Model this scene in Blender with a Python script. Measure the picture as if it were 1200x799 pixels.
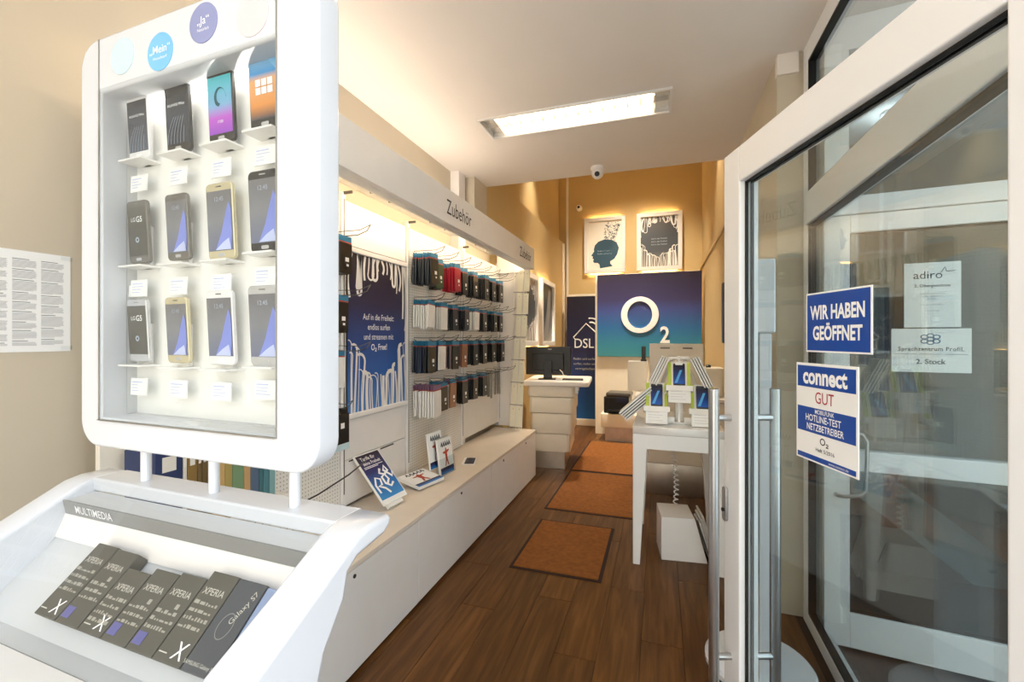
import bpy, bmesh, math, random
from mathutils import Matrix, Vector, Euler
random.seed(7)
scene = bpy.context.scene
for _o in list(bpy.data.objects):
    bpy.data.objects.remove(_o)
COL = scene.collection
PI = math.pi

# ------------------------------------------------------------------ camera
F_PX, HORIZON, EYE = 522.0, 396.0, 1.5
cam_data = bpy.data.cameras.new('camera')
cam_data.sensor_width = 36.0
cam_data.lens = F_PX / 1200.0 * 36.0
cam_data.shift_y = -(399.5 - HORIZON) / 1200.0
cam_data.clip_start = 0.02
cam = bpy.data.objects.new('camera', cam_data)
COL.objects.link(cam)
cam.location = (0, 0, EYE)
cam.rotation_euler = (PI / 2, 0, math.atan2(0.3178, 0.9482))
scene.camera = cam

# ------------------------------------------------------------------ world and exposure
world = bpy.data.worlds.new('overcast_sky')
scene.world = world
world.use_nodes = True
wn = world.node_tree.nodes
bg = wn['Background']
bg.inputs[0].default_value = (0.86, 0.93, 1.0, 1)
bg.inputs[1].default_value = 2.15
vs = scene.view_settings
vs.view_transform = 'Standard'
vs.look = 'None'
vs.gamma = 1.0
vs.use_curve_mapping = False
vs.exposure = 0.5
sun_data = bpy.data.lights.new('sun', 'SUN')
sun_data.energy = 8.0; sun_data.angle = math.radians(3); sun_data.color = (1, .95, .87)
sun = bpy.data.objects.new('sun', sun_data); COL.objects.link(sun)
sun.rotation_euler = (math.radians(-38), 0, math.radians(15))      # from high behind the shop: lights the street and the houses opposite

# ------------------------------------------------------------------ materials
def lin(h):
    h = h.lstrip('#')
    out = []
    for i in (0, 2, 4):
        v = int(h[i:i + 2], 16) / 255
        out.append(v / 12.92 if v <= 0.04045 else ((v + 0.055) / 1.055) ** 2.4)
    return (*out, 1)

MATS = {}
def M(name, col, rough=0.5, metal=0.0, var=0.04, scale=8.0, coat=0.0, emit=0.0, bump=0.0, spec=None):
    """plain procedural material: colour with a little noise variation, roughness, optional relief"""
    if name in MATS:
        return MATS[name]
    m = bpy.data.materials.new(name)
    m.use_nodes = True
    nt = m.node_tree
    p = nt.nodes['Principled BSDF']
    c = lin(col)
    p.inputs['Roughness'].default_value = rough
    p.inputs['Metallic'].default_value = metal
    if coat:
        p.inputs['Coat Weight'].default_value = coat
        p.inputs['Coat Roughness'].default_value = 0.08
    if spec is not None:
        p.inputs['Specular IOR Level'].default_value = spec
    tc = nt.nodes.new('ShaderNodeTexCoord')
    nz = nt.nodes.new('ShaderNodeTexNoise')
    nz.inputs['Scale'].default_value = scale
    nz.inputs['Detail'].default_value = 3
    nt.links.new(tc.outputs['Object'], nz.inputs['Vector'])
    rp = nt.nodes.new('ShaderNodeValToRGB')
    a = tuple(max(0, x * (1 - var)) for x in c[:3]); b = tuple(min(1, x * (1 + var)) for x in c[:3])
    rp.color_ramp.elements[0].color = (*a, 1); rp.color_ramp.elements[0].position = 0.3
    rp.color_ramp.elements[1].color = (*b, 1); rp.color_ramp.elements[1].position = 0.7
    nt.links.new(nz.outputs['Fac'], rp.inputs['Fac'])
    nt.links.new(rp.outputs['Color'], p.inputs['Base Color'])
    if emit:
        p.inputs['Emission Color'].default_value = c
        p.inputs['Emission Strength'].default_value = emit
    if bump:
        n2 = nt.nodes.new('ShaderNodeTexNoise'); n2.inputs['Scale'].default_value = scale * 12
        nt.links.new(tc.outputs['Object'], n2.inputs['Vector'])
        bp = nt.nodes.new('ShaderNodeBump'); bp.inputs['Strength'].default_value = bump
        bp.inputs['Distance'].default_value = 0.003
        nt.links.new(n2.outputs['Fac'], bp.inputs['Height'])
        nt.links.new(bp.outputs['Normal'], p.inputs['Normal'])
    MATS[name] = m
    return m

def gradient(name, stops, axis=1, rough=0.35, emit=0.0, coat=0.0):
    """printed colour gradient along an axis of the object's own bounding box (flat print)"""
    m = bpy.data.materials.new(name); m.use_nodes = True
    nt = m.node_tree; p = nt.nodes['Principled BSDF']
    tc = nt.nodes.new('ShaderNodeTexCoord'); sp = nt.nodes.new('ShaderNodeSeparateXYZ')
    nt.links.new(tc.outputs['Generated'], sp.inputs[0])
    rp = nt.nodes.new('ShaderNodeValToRGB'); el = rp.color_ramp.elements
    for i, (pos, col) in enumerate(stops):
        e = el[i] if i < 2 else el.new(pos)
        e.position = pos; e.color = lin(col)
    nt.links.new(sp.outputs[axis], rp.inputs['Fac'])
    nt.links.new(rp.outputs['Color'], p.inputs['Base Color'])
    p.inputs['Roughness'].default_value = rough
    if coat: p.inputs['Coat Weight'].default_value = coat
    if emit:
        nt.links.new(rp.outputs['Color'], p.inputs['Emission Color'])
        p.inputs['Emission Strength'].default_value = emit
    MATS[name] = m
    return m

def glass(name, tint='#ffffff', tintmix=1.0, rough=0.0, boost=1.0):
    m = bpy.data.materials.new(name); m.use_nodes = True
    nt = m.node_tree; nt.nodes.clear()
    out = nt.nodes.new('ShaderNodeOutputMaterial')
    tr = nt.nodes.new('ShaderNodeBsdfTransparent'); tr.inputs[0].default_value = lin(tint)
    gl = nt.nodes.new('ShaderNodeBsdfGlossy'); gl.inputs['Roughness'].default_value = rough
    lw = nt.nodes.new('ShaderNodeLayerWeight'); lw.inputs[0].default_value = 0.5
    pw = nt.nodes.new('ShaderNodeMath'); pw.operation = 'POWER'; pw.inputs[1].default_value = 5.0
    nt.links.new(lw.outputs['Facing'], pw.inputs[0])
    mu = nt.nodes.new('ShaderNodeMath'); mu.operation = 'MULTIPLY_ADD'; mu.inputs[1].default_value = 0.9 * boost; mu.inputs[2].default_value = 0.04 * boost
    fr = pw
    mx = nt.nodes.new('ShaderNodeMixShader')
    nt.links.new(fr.outputs[0], mu.inputs[0]); nt.links.new(mu.outputs[0], mx.inputs[0])
    nt.links.new(tr.outputs[0], mx.inputs[1]); nt.links.new(gl.outputs[0], mx.inputs[2])
    nt.links.new(mx.outputs[0], out.inputs[0])
    MATS[name] = m
    return m

def emitter(name, col, strength):
    m = bpy.data.materials.new(name); m.use_nodes = True
    nt = m.node_tree; nt.nodes.clear()
    out = nt.nodes.new('ShaderNodeOutputMaterial'); e = nt.nodes.new('ShaderNodeEmission')
    e.inputs[0].default_value = lin(col); e.inputs[1].default_value = strength
    nt.links.new(e.outputs[0], out.inputs[0])
    MATS[name] = m
    return m

def wood_planks():
    m = bpy.data.materials.new('oak_plank'); m.use_nodes = True
    nt = m.node_tree; p = nt.nodes['Principled BSDF']; N = nt.nodes.new; L = nt.links.new
    tc = N('ShaderNodeTexCoord'); oi = N('ShaderNodeObjectInfo')
    mp = N('ShaderNodeMapping'); mp.inputs['Scale'].default_value = (14, 1.1, 1)
    ad = N('ShaderNodeVectorMath'); ad.operation = 'ADD'
    cm = N('ShaderNodeCombineXYZ'); mu = N('ShaderNodeMath'); mu.operation = 'MULTIPLY'; mu.inputs[1].default_value = 37
    L(oi.outputs['Random'], mu.inputs[0]); L(mu.outputs[0], cm.inputs[0]); L(mu.outputs[0], cm.inputs[1])
    L(tc.outputs['Object'], mp.inputs['Vector']); L(mp.outputs[0], ad.inputs[0]); L(cm.outputs[0], ad.inputs[1])
    n1 = N('ShaderNodeTexNoise'); n1.inputs['Scale'].default_value = 2.2; n1.inputs['Detail'].default_value = 7; n1.inputs['Distortion'].default_value = 0.6
    L(ad.outputs[0], n1.inputs['Vector'])
    rp = N('ShaderNodeValToRGB'); e = rp.color_ramp.elements
    e[0].position = 0.28; e[0].color = lin('#4a2d12'); e[1].position = 0.75; e[1].color = lin('#77502a')
    k = e.new(0.5); k.color = lin('#5f3d1b')
    L(n1.outputs['Fac'], rp.inputs['Fac'])
    hs = N('ShaderNodeHueSaturation'); mr = N('ShaderNodeMapRange')
    mr.inputs['To Min'].default_value = 0.84; mr.inputs['To Max'].default_value = 1.12
    L(oi.outputs['Random'], mr.inputs['Value']); L(mr.outputs[0], hs.inputs['Value']); L(rp.outputs['Color'], hs.inputs['Color'])
    L(hs.outputs[0], p.inputs['Base Color'])
    p.inputs['Roughness'].default_value = 0.42
    p.inputs['Specular IOR Level'].default_value = 0.3
    bp = N('ShaderNodeBump'); bp.inputs['Strength'].default_value = 0.12; bp.inputs['Distance'].default_value = 0.002
    L(n1.outputs['Fac'], bp.inputs['Height']); L(bp.outputs[0], p.inputs['Normal'])
    MATS['oak_plank'] = m
    return m

def pegboard_mat():
    m = bpy.data.materials.new('pegboard_white'); m.use_nodes = True
    nt = m.node_tree; p = nt.nodes['Principled BSDF']; N = nt.nodes.new; L = nt.links.new
    tc = N('ShaderNodeTexCoord'); sc = N('ShaderNodeVectorMath'); sc.operation = 'SCALE'; sc.inputs['Scale'].default_value = 50
    fr = N('ShaderNodeVectorMath'); fr.operation = 'FRACTION'
    sb = N('ShaderNodeVectorMath'); sb.operation = 'SUBTRACT'; sb.inputs[1].default_value = (0.5, 0.5, 0.5)
    ml = N('ShaderNodeVectorMath'); ml.operation = 'MULTIPLY'; ml.inputs[1].default_value = (1, 1, 0)
    ln = N('ShaderNodeVectorMath'); ln.operation = 'LENGTH'
    lt = N('ShaderNodeMath'); lt.operation = 'LESS_THAN'; lt.inputs[1].default_value = 0.2
    mx = N('ShaderNodeMix'); mx.data_type = 'RGBA'
    mx.inputs['A'].default_value = lin('#e9e6e0'); mx.inputs['B'].default_value = lin('#b3aca0')
    L(tc.outputs['Object'], sc.inputs[0]); L(sc.outputs[0], fr.inputs[0]); L(fr.outputs[0], sb.inputs[0])
    L(sb.outputs[0], ml.inputs[0]); L(ml.outputs[0], ln.inputs[0]); L(ln.outputs['Value'], lt.inputs[0])
    L(lt.outputs[0], mx.inputs['Factor']); L(mx.outputs['Result'], p.inputs['Base Color'])
    p.inputs['Roughness'].default_value = 0.5
    MATS['pegboard_white'] = m
    return m

def brushed(name, col, rough):
    m = M(name, col, rough, 1.0, 0.12, 3.0)
    for n in m.node_tree.nodes:
        if n.type == 'TEX_NOISE': n.inputs['Scale'].default_value = 6
    return m

wood_planks(); pegboard_mat()
M('white_gloss', '#d8dbe0', 0.18, coat=0.5, var=0.01)
M('table_white', '#f4f3f1', 0.2, coat=0.4, var=0.01)
M('white_lacquer', '#eeeae6', 0.3, var=0.015)
M('white_frame', '#efeff0', 0.32, var=0.02, scale=3)
M('cream_lacquer', '#f3ecdd', 0.32, var=0.02)
M('niche_white', '#f4f3ee', 0.5, var=0.01)
M('pale_top', '#e6dacb', 0.25, var=0.02)
M('grey_fascia', '#8f8f8c', 0.4, var=0.02)
M('pale_grey', '#cfd1d2', 0.45, var=0.02)
M('wall_beige', '#cbbfaa', 0.75, var=0.03, scale=2, bump=0.05)
M('wall_ochre', '#cfb582', 0.75, var=0.03, scale=2, bump=0.05)
M('ceiling_white', '#ece4dc', 0.8, var=0.02, scale=1.5)
M('wall_hall', '#8d857b', 0.7, var=0.06, scale=1.5)
M('hall_floor', '#4c4240', 0.4, var=0.1)
M('hall_dark', '#4a3e40', 0.5, var=0.1)
M('pavement', '#b5b1aa', 0.8, var=0.15)
M('facade_stone', '#c9c0b2', 0.8, var=0.1, scale=1)
M('facade_glass', '#3c4650', 0.1)
M('subfloor', '#24180f', 0.9)
M('lamp_reflector', '#e8e6e2', .25, .6)
M('lamp_louvre', '#d8d2c8', .3, .5)
M('black_plastic', '#17181a', 0.35, var=0.1)
M('black_gasket', '#111213', 0.6)
M('dark_metal', '#6d6a66', 0.35, 0.9)
M('zinc', '#a9a59f', 0.3, 0.9)
brushed('brushed_steel', '#bfc0c2', 0.28)
brushed('plinth_steel', '#cfc8bd', 0.36)
M('mat_carpet', '#86501c', 0.95, var=0.18, scale=30, bump=0.5)
M('mat_rubber', '#2c1710', 0.8, var=0.1)
M('paper', '#f4f4f2', 0.6, var=0.01)
M('paper_warm', '#efe9de', 0.6, var=0.02)
M('ink_grey', '#9c9c9c', 0.7)
M('ink_dark', '#33363b', 0.6)
M('ink_white', '#fafafa', 0.5, var=0.0)
M('ink_blue', '#17489f', 0.35, var=0.02)
M('ink_red', '#b2232f', 0.4)
M('ink_navy', '#161a3a', 0.4)
M('cable_white', '#ece8e4', 0.5)
M('lime', '#c3d64c', 0.4)
M('acrylic_white', '#f7f5f1', 0.25, coat=0.3)
glass('clear_glass', '#fbfcfc', boost=1.0)
glass('door_glass', '#f0f5f5', boost=1.3)
glass('clear_acrylic', '#f6f8f8', boost=0.9)
emitter('tube_light', '#ffe9c9', 14.0)
emitter('led_strip', '#ffe8c4', 21.0)
emitter('added_uplight_led', '#fff2e2', 14.0)
emitter('led_warm', '#ffd592', 38.0)
emitter('case_led', '#fffaf2', 4.5)
emitter('added_globe', '#eef3ff', 9.0)
M('stair_blue', '#8fa3ad', .5); M('reflection_cloth', '#9a948c', .8, var=.08)
emitter('halogen', '#ffd596', 12.0)

# ------------------------------------------------------------------ mesh helpers
def box(bm, x0, x1, y0, y1, z0, z1):
    vs_ = [bm.verts.new(p) for p in ((x0, y0, z0), (x1, y0, z0), (x1, y1, z0), (x0, y1, z0),
                                     (x0, y0, z1), (x1, y0, z1), (x1, y1, z1), (x0, y1, z1))]
    for f in ((0, 3, 2, 1), (4, 5, 6, 7), (0, 1, 5, 4), (1, 2, 6, 5), (2, 3, 7, 6), (3, 0, 4, 7)):
        bm.faces.new([vs_[i] for i in f])

def quad(bm, pts):
    return bm.faces.new([bm.verts.new(p) for p in pts])

def tube(bm, pts, r, n=8, caps=True, flat=None):
    pts = [Vector(p) for p in pts]
    rings = []
    up = None
    for i, p in enumerate(pts):
        a = pts[max(0, i - 1)]; b = pts[min(len(pts) - 1, i + 1)]
        d = (b - a).normalized()
        if up is None:
            up = Vector((0, 0, 1)) if abs(d.z) < 0.9 else Vector((1, 0, 0))
        s = d.cross(up).normalized(); up = s.cross(d).normalized()
        rr = r[i] if isinstance(r, (list, tuple)) else r
        rings.append([bm.verts.new(p + (s * math.cos(2 * PI * k / n) + up * math.sin(2 * PI * k / n)) * rr) for k in range(n)])
    for i in range(len(rings) - 1):
        for k in range(n):
            bm.faces.new((rings[i][k], rings[i][(k + 1) % n], rings[i + 1][(k + 1) % n], rings[i + 1][k]))
    if caps:
        bm.faces.new(rings[0][::-1]); bm.faces.new(rings[-1])

def cyl(bm, p0, p1, r, n=20):
    tube(bm, [p0, p1], r, n)

def lathe(bm, prof, n=24, c=(0, 0)):
    """profile [(radius, z)] turned about a vertical axis through c"""
    rings = []
    for r, z in prof:
        rings.append([bm.verts.new((c[0] + r * math.cos(2 * PI * k / n), c[1] + r * math.sin(2 * PI * k / n), z)) for k in range(n)])
    for i in range(len(rings) - 1):
        for k in range(n):
            bm.faces.new((rings[i][k], rings[i][(k + 1) % n], rings[i + 1][(k + 1) % n], rings[i + 1][k]))
    bm.faces.new(rings[0][::-1]); bm.faces.new(rings[-1])

def prism(bm, poly, axis, a, b):
    """polygon of 2-D points extruded along axis ('x','y','z') from a to b"""
    def P(p, t):
        return {'x': (t, p[0], p[1]), 'y': (p[0], t, p[1]), 'z': (p[0], p[1], t)}[axis]
    A = [bm.verts.new(P(p, a)) for p in poly]; B = [bm.verts.new(P(p, b)) for p in poly]
    n = len(poly)
    bm.faces.new(A); bm.faces.new(B[::-1])
    for i in range(n):
        bm.faces.new((A[i], B[i], B[(i + 1) % n], A[(i + 1) % n]))

def rrect(x0, x1, y0, y1, r, n=6):
    out = []
    for cx, cy, a in ((x1 - r, y1 - r, 0), (x0 + r, y1 - r, 90), (x0 + r, y0 + r, 180), (x1 - r, y0 + r, 270)):
        for k in range(n + 1):
            t = math.radians(a + 90 * k / n)
            out.append((cx + r * math.cos(t), cy + r * math.sin(t)))
    return out

def ellipse(cx, cy, rx, ry, n=32):
    return [(cx + rx * math.cos(2 * PI * k / n), cy + ry * math.sin(2 * PI * k / n)) for k in range(n)]

def curve_mesh(loops, depth, bevel=0.0, res=3):
    """filled 2-D outline with holes, given thickness (0..depth along z) and rounded edges"""
    cu = bpy.data.curves.new('outline', 'CURVE'); cu.dimensions = '2D'; cu.fill_mode = 'BOTH'
    for lp in loops:
        s = cu.splines.new('POLY'); s.points.add(len(lp) - 1); s.use_cyclic_u = True
        for i, p in enumerate(lp): s.points[i].co = (p[0], p[1], 0, 1)
    cu.extrude = max(0.0, depth / 2 - bevel); cu.bevel_depth = bevel; cu.bevel_resolution = res
    cu.offset = -bevel
    o = bpy.data.objects.new('outline', cu); COL.objects.link(o)
    dg = bpy.context.evaluated_depsgraph_get(); dg.update()
    me = bpy.data.meshes.new_from_object(o.evaluated_get(dg))
    bpy.data.objects.remove(o); bpy.data.curves.remove(cu)
    me.transform(Matrix.Translation((0, 0, depth / 2)))
    return me

TEXTS = {}
def text_mesh(s, size, depth=0.0, bold=0.0, sx=1.0, align='CENTER', spacing=1.0, shear=0.0):
    k = (s, size, depth, bold, sx, align, spacing, shear)
    if k in TEXTS: return TEXTS[k]
    cu = bpy.data.curves.new('words', 'FONT'); cu.body = s; cu.size = size; cu.align_x = align; cu.align_y = 'CENTER'
    cu.extrude = depth / 2; cu.offset = bold * size; cu.space_character = spacing; cu.shear = shear; cu.resolution_u = 3
    o = bpy.data.objects.new('words', cu); COL.objects.link(o)
    dg = bpy.context.evaluated_depsgraph_get(); dg.update()
    me = bpy.data.meshes.new_from_object(o.evaluated_get(dg))
    bpy.data.objects.remove(o); bpy.data.curves.remove(cu)
    me.transform(Matrix.Diagonal((sx, 1, 1, 1)) @ Matrix.Translation((0, 0, depth / 2)))
    TEXTS[k] = me
    return me

def mesh(bm, bevel=0.0, seg=2, smooth=False):
    bmesh.ops.recalc_face_normals(bm, faces=bm.faces)
    if bevel:
        ed = [e for e in bm.edges if len(e.link_faces) == 2 and e.calc_face_angle(0) > 0.6]
        bmesh.ops.bevel(bm, geom=ed, offset=bevel, segments=seg, profile=0.5, affect='EDGES', clamp_overlap=True)
    me = bpy.data.meshes.new('shape')
    bm.to_mesh(me); bm.free()
    if smooth:
        for p in me.polygons: p.use_smooth = True
    return me

def smooth_mesh(me):
    for p in me.polygons: p.use_smooth = True
    return me

def link(name, me, mat, parent=None, mtx=None):
    """link one mesh object; mtx is its transform in the parent's space"""
    if me.users and me.materials and me.materials[0] != MATS[mat]:
        me = me.copy(); me.materials.clear()
    me.name = name
    o = bpy.data.objects.new(name, me); COL.objects.link(o)
    if not me.materials: me.materials.append(MATS[mat])
    if parent is not None: o.parent = parent
    if mtx is not None: o.matrix_local = mtx
    return o

def obj(name, bm, mat, parent=None, bevel=0.0, seg=2, smooth=False, mtx=None):
    return link(name, mesh(bm, bevel, seg, smooth), mat, parent, mtx)

def bx(name, dims, mat, parent=None, bevel=0.0, mtx=None):
    bm = bmesh.new(); box(bm, *dims)
    return obj(name, bm, mat, parent, bevel, mtx=mtx)

def words(s, size, mat, parent, x, y, z=0.0, name='lettering', mtx=None, **kw):
    m = Matrix.Translation((x, y, z))
    return link(name, text_mesh(s, size, **kw), mat, parent, (mtx @ m) if mtx is not None else m)

def tag(o, label=None, cat=None, group=None, kind=None):
    if label: o['label'] = label
    if cat: o['category'] = cat
    if group: o['group'] = group
    if kind: o['kind'] = kind
    return o

def thing(name, label, cat, loc=(0, 0, 0), rotz=0.0, group=None, mtx=None, kind=None):
    o = bpy.data.objects.new(name, None); COL.objects.link(o)
    o.empty_display_size = 0.05
    if mtx is not None: o.matrix_world = mtx
    else:
        o.location = loc; o.rotation_euler = (0, 0, rotz)
    return tag(o, label, cat, group, kind)

def struct(o, label=None):
    o['kind'] = 'structure'
    if label: o['label'] = label
    return o

def frame(u, v, loc):
    """matrix whose x axis is u, y axis is v, z axis u x v, at loc"""
    u = Vector(u).normalized(); v = Vector(v).normalized(); w = u.cross(v)
    m = Matrix((u, v, w)).transposed().to_4x4()
    m.translation = Vector(loc)
    return m
def face_x(loc): return frame((0, 1, 0), (0, 0, 1), loc)        # a face that looks towards +X
def face_y(loc): return frame((1, 0, 0), (0, 0, 1), loc)        # a face that looks towards -Y
T = Matrix.Translation

# ================================================================== THE SETTING
XL, XR, CEIL, YB, YSOF, HIGH = -1.85, 0.60, 3.04, 8.12, 4.23, 4.7
# floor: a dark base with laminate planks laid along the shop
floor = struct(bx('floor', (XL - .1, XR + .2, -0.9, YB + .1, -0.05, -0.004), 'subfloor'), 'brown wood laminate floor of the shop')
PW, PL = 0.195, 1.28
plank_me = []
for L_ in (PL,):
    bm = bmesh.new(); box(bm, -PW / 2 + .0009, PW / 2 - .0009, -L_ / 2 + .0009, L_ / 2 - .0009, -0.012, 0)
    plank_me.append(mesh(bm, 0.0012, 1))
row = 0
x = XL + PW / 2
while x < XR + .12:
    y = -0.9 + PL / 2 - [0, .43, .86, .2, .64][row % 5]
    while y - PL / 2 < YB:
        link('plank', plank_me[0], 'oak_plank', floor, T((x, y, 0)))
        y += PL
    x += PW; row += 1

struct(bx('wall_left', (XL - .15, XL, -0.9, YSOF, 0, CEIL + .1), 'wall_beige'), 'beige left wall of the shop')
wl = struct(bx('wall_rear_left', (-1.95, -1.69, 4.73, 7.96, 0, 3.22), 'wall_ochre'), 'ochre left wall of the rear of the shop')
bx('upper_wall', (-1.95, -1.80, YSOF, YB + .1, 3.22, HIGH), 'wall_ochre', wl)
bx('recess_wall', (-1.95, -1.80, 7.96, YB + .1, 0, 3.22), 'wall_ochre', wl)
bx('chase', (-1.86, -1.69, 3.92, YSOF, 2.49, CEIL), 'wall_beige', wl)
bx('niche_top', (-1.95, -1.69, YSOF, 4.73, 2.49, 3.22), 'wall_ochre', wl)
bx('niche_back', (-1.95, -1.85, YSOF, 4.73, 0, 2.49), 'wall_beige', wl)
struct(bx('wall_back', (-1.95, 0.9, YB, YB + .15, 0, HIGH), 'wall_ochre'), 'ochre back wall above the blue sign')
wr = struct(bx('wall_right', (XR, 0.78, 2.77, YSOF, 0, CEIL + .1), 'wall_beige'), 'right wall of the shop')
bx('rear_wall', (XR, 0.78, YSOF, YB, 0, 2.61), 'wall_ochre', wr)
bx('upper_wall', (XR + .05, 0.78, YSOF, YB, 2.61, HIGH), 'wall_ochre', wr)
bx('cornice_block', (XR - .002, 0.70, 2.755, 2.80, 2.93, CEIL), 'ceiling_white', wr)
LAMPS = ((-.585, 3.055), (-.585, 1.42)); LL, LW_ = 1.28, .295  # the second lamp is an added one, out of view
cl = struct(link('ceiling', curve_mesh([[(XL - .1, -0.9), (.80, -0.9), (.80, 1.6), (2.2, 1.6), (2.2, YSOF), (XL - .1, YSOF)]] +
     [[(a - LL / 2, b - LW_ / 2), (a - LL / 2, b + LW_ / 2), (a + LL / 2, b + LW_ / 2), (a + LL / 2, b - LW_ / 2)] for a, b in LAMPS], .12), 'ceiling_white'), 'white ceiling of the front of the shop')
cl.data.transform(T((0, 0, CEIL)))
bx('bulkhead', (XL - .1, 0.78, YSOF - .15, YSOF, CEIL + .12, HIGH), 'ceiling_white', cl)
bx('rear_ceiling', (-1.95, 0.9, YSOF - .15, YB + .15, HIGH, HIGH + .1), 'ceiling_white', cl)
# white pipe box on the left wall, conduit in the back corner
struct(bx('trim_1', (XL, XL + .09, 3.72, 3.86, 0, CEIL), 'white_lacquer', bevel=.006), 'white pipe casing on the left wall')
struct(bx('trim_2', (-1.66, -1.62, YB - .035, YB, 0, HIGH), 'cream_lacquer', bevel=.004), 'pale conduit in the corner of the back wall')
struct(bx('trim_3', (XR - .02, XR, YSOF + .02, YB, 2.585, 2.625), 'wall_ochre', bevel=.004), 'ledge along the right rear wall')
struct(bx('trim_4', (-1.69, -1.655, 7.9, 7.96, 0, 3.2), 'cream_lacquer', bevel=.004), 'pale corner strip at the end of the left rear wall')
struct(bx('baseboard_right', (XR - .015, XR, 2.77, YB, 0, .08), 'cream_lacquer', bevel=.003))

# ---- entrance recess of the house next door, seen through the glazing
struct(bx('floor_recess', (0.80, 2.3, -0.9, 5.2, -0.06, -0.005), 'hall_floor'), 'dark floor of the neighbouring entrance')
struct(bx('wall_hall_right', (2.2, 2.35, 1.6, 5.2, 0, CEIL), 'wall_hall'), 'grey wall of the neighbouring hall')
struct(bx('wall_hall_back', (0.78, 2.2, 5.1, 5.2, 0, CEIL), 'wall_hall'), 'back wall of the neighbouring hall')
struct(bx('ceiling_hall', (0.78, 2.35, YSOF, 5.2, CEIL, CEIL + .1), 'ceiling_white'))
# street outside
struct(bx('ground_street', (-14, 14, -14, -0.9, -0.12, -0.02), 'pavement'), 'grey street paving outside')
fac = thing('street_building', 'stone house front across the street', 'building', (0, -13.0, 0))
bx('wall', (-13, 13, -.4, 0, 0, 7.5), 'facade_stone', fac)
for i in range(7):
    for j in range(2):
        wx = -10.5 + i * 3.5
        w_ = bx('window', (wx - .65, wx + .65, 0, .05, 1.0 + j * 3.2, 2.9 + j * 3.2), 'white_frame', fac, .01)
        bx('pane', (wx - .55, wx + .55, .05, .06, 1.1 + j * 3.2, 2.8 + j * 3.2), 'facade_glass', w_)

# ---- door_1: the glazed shop door, standing open
dn = math.hypot(.331, .944)
DU = (.331 / dn, -.944 / dn, 0)
d1 = thing('door_1', 'open white framed glass shop door with long steel pull bars', None, mtx=frame(DU, (0, 0, 1), (.2, 1.65, 0)), kind='structure')
DW, DH, DT = 0.945, 2.105, 0.062
def leaf(parent, W, H, st, top, bot, t, mat='white_frame', z0=0.012):
    """stiles, rails, gaskets, bead and pane; local x along the leaf, y up, z towards the viewer (face at 0, back at -t)"""
    for a, b, nm in ((0, st, 'stile'), (W - st, W, 'stile')):
        bx(nm, (a, b, z0, H, -t, 0), mat, parent, .004)
    bx('rail', (st, W - st, H - top, H, -t, 0), mat, parent, .004)
    bx('rail', (st, W - st, z0, z0 + bot, -t, 0), mat, parent, .004)
    x0, x1, y0, y1 = st, W - st, z0 + bot, H - top
    bm = bmesh.new(); g = .009
    g = .006
    for zz0, zz1 in ((-t * .5 + .005, -t * .5 + .013), (-t * .5 - .013, -t * .5 - .005)):
        box(bm, x0, x0 + g, y0, y1, zz0, zz1); box(bm, x1 - g, x1, y0, y1, zz0, zz1)
        box(bm, x0 + g, x1 - g, y0, y0 + g, zz0, zz1); box(bm, x0 + g, x1 - g, y1 - g, y1, zz0, zz1)
    obj('gasket', bm, 'black_gasket', parent)
    bx('pane', (x0, x1, y0, y1, -t * .5 - .005, -t * .5 + .005), 'door_glass', parent)
leaf(d1, DW, DH, .098, .112, .14, DT)
for s_, off in ((1, .055), (-1, .085)):
    zz = (off if s_ > 0 else -DT - off)
    bm = bmesh.new(); cyl(bm, (.045, .32, zz), (.045, 1.335, zz), .0165, 20)
    pb = obj('pull_bar', bm, 'brushed_steel', d1, smooth=False, bevel=.003)
    for hy in (.46, 1.24):
        bm = bmesh.new(); cyl(bm, (.045, hy, 0 if s_ > 0 else -DT), (.045, hy, zz), .011, 14)
        obj('standoff', bm, 'brushed_steel', d1)
me = curve_mesh([rrect(.005, .031, .892, 1.006, .012)], .01, .002)
esc = link('lock_escutcheon', me, 'brushed_steel', d1, T((0.0, 0, 0)))
bm = bmesh.new(); cyl(bm, (.018, .93, .008), (.018, .93, .016), .006, 12); obj('keyhole', bm, 'black_plastic', esc)
for hy in (.3, 1.75):
    bm = bmesh.new(); cyl(bm, (DW + .008, hy - .05, -.01), (DW + .008, hy + .05, -.01), .011, 14)
    obj('hinge', bm, 'white_frame', d1)

# ---- window_1: glazed side of the shop towards the recess (plane X = .72)
w1 = thing('window_1', 'white framed glazed side of the shop with a high transom pane', None, mtx=frame((0, -1, 0), (0, 0, 1), (.72, 2.755, 0)), kind='structure')
WW = 2.05
bx('post', (0, .075, 0, CEIL, -.06, 0), 'white_frame', w1, .004)
bx('post', (WW - .075, WW, 0, CEIL, -.06, 0), 'white_frame', w1, .004)
bx('transom_beam', (.075, WW - .075, 2.085, 2.25, -.06, .012), 'white_frame', w1, .006)
bx('head_rail', (.075, WW - .075, CEIL - .1, CEIL, -.06, 0), 'white_frame', w1, .004)
bx('sill_rail', (.075, WW - .075, 0, .07, -.06, 0), 'white_frame', w1, .004)
bm = bmesh.new(); g = .012
for y0, y1 in ((.07, 2.085), (2.25, CEIL - .1)):
    box(bm, .075, .075 + g, y0, y1, -.035, -.002); box(bm, WW - .075 - g, WW - .075, y0, y1, -.035, -.002)
    box(bm, .075 + g, WW - .075 - g, y0, y0 + g, -.035, -.002); box(bm, .075 + g, WW - .075 - g, y1 - g, y1, -.035, -.002)
obj('gasket', bm, 'black_gasket', w1)
bx('pane', (.075, WW - .075, .07, 2.085, -.034, -.026), 'door_glass', w1)
bx('pane', (.075, WW - .075, 2.25, CEIL - .1, -.034, -.026), 'door_glass', w1)

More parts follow.
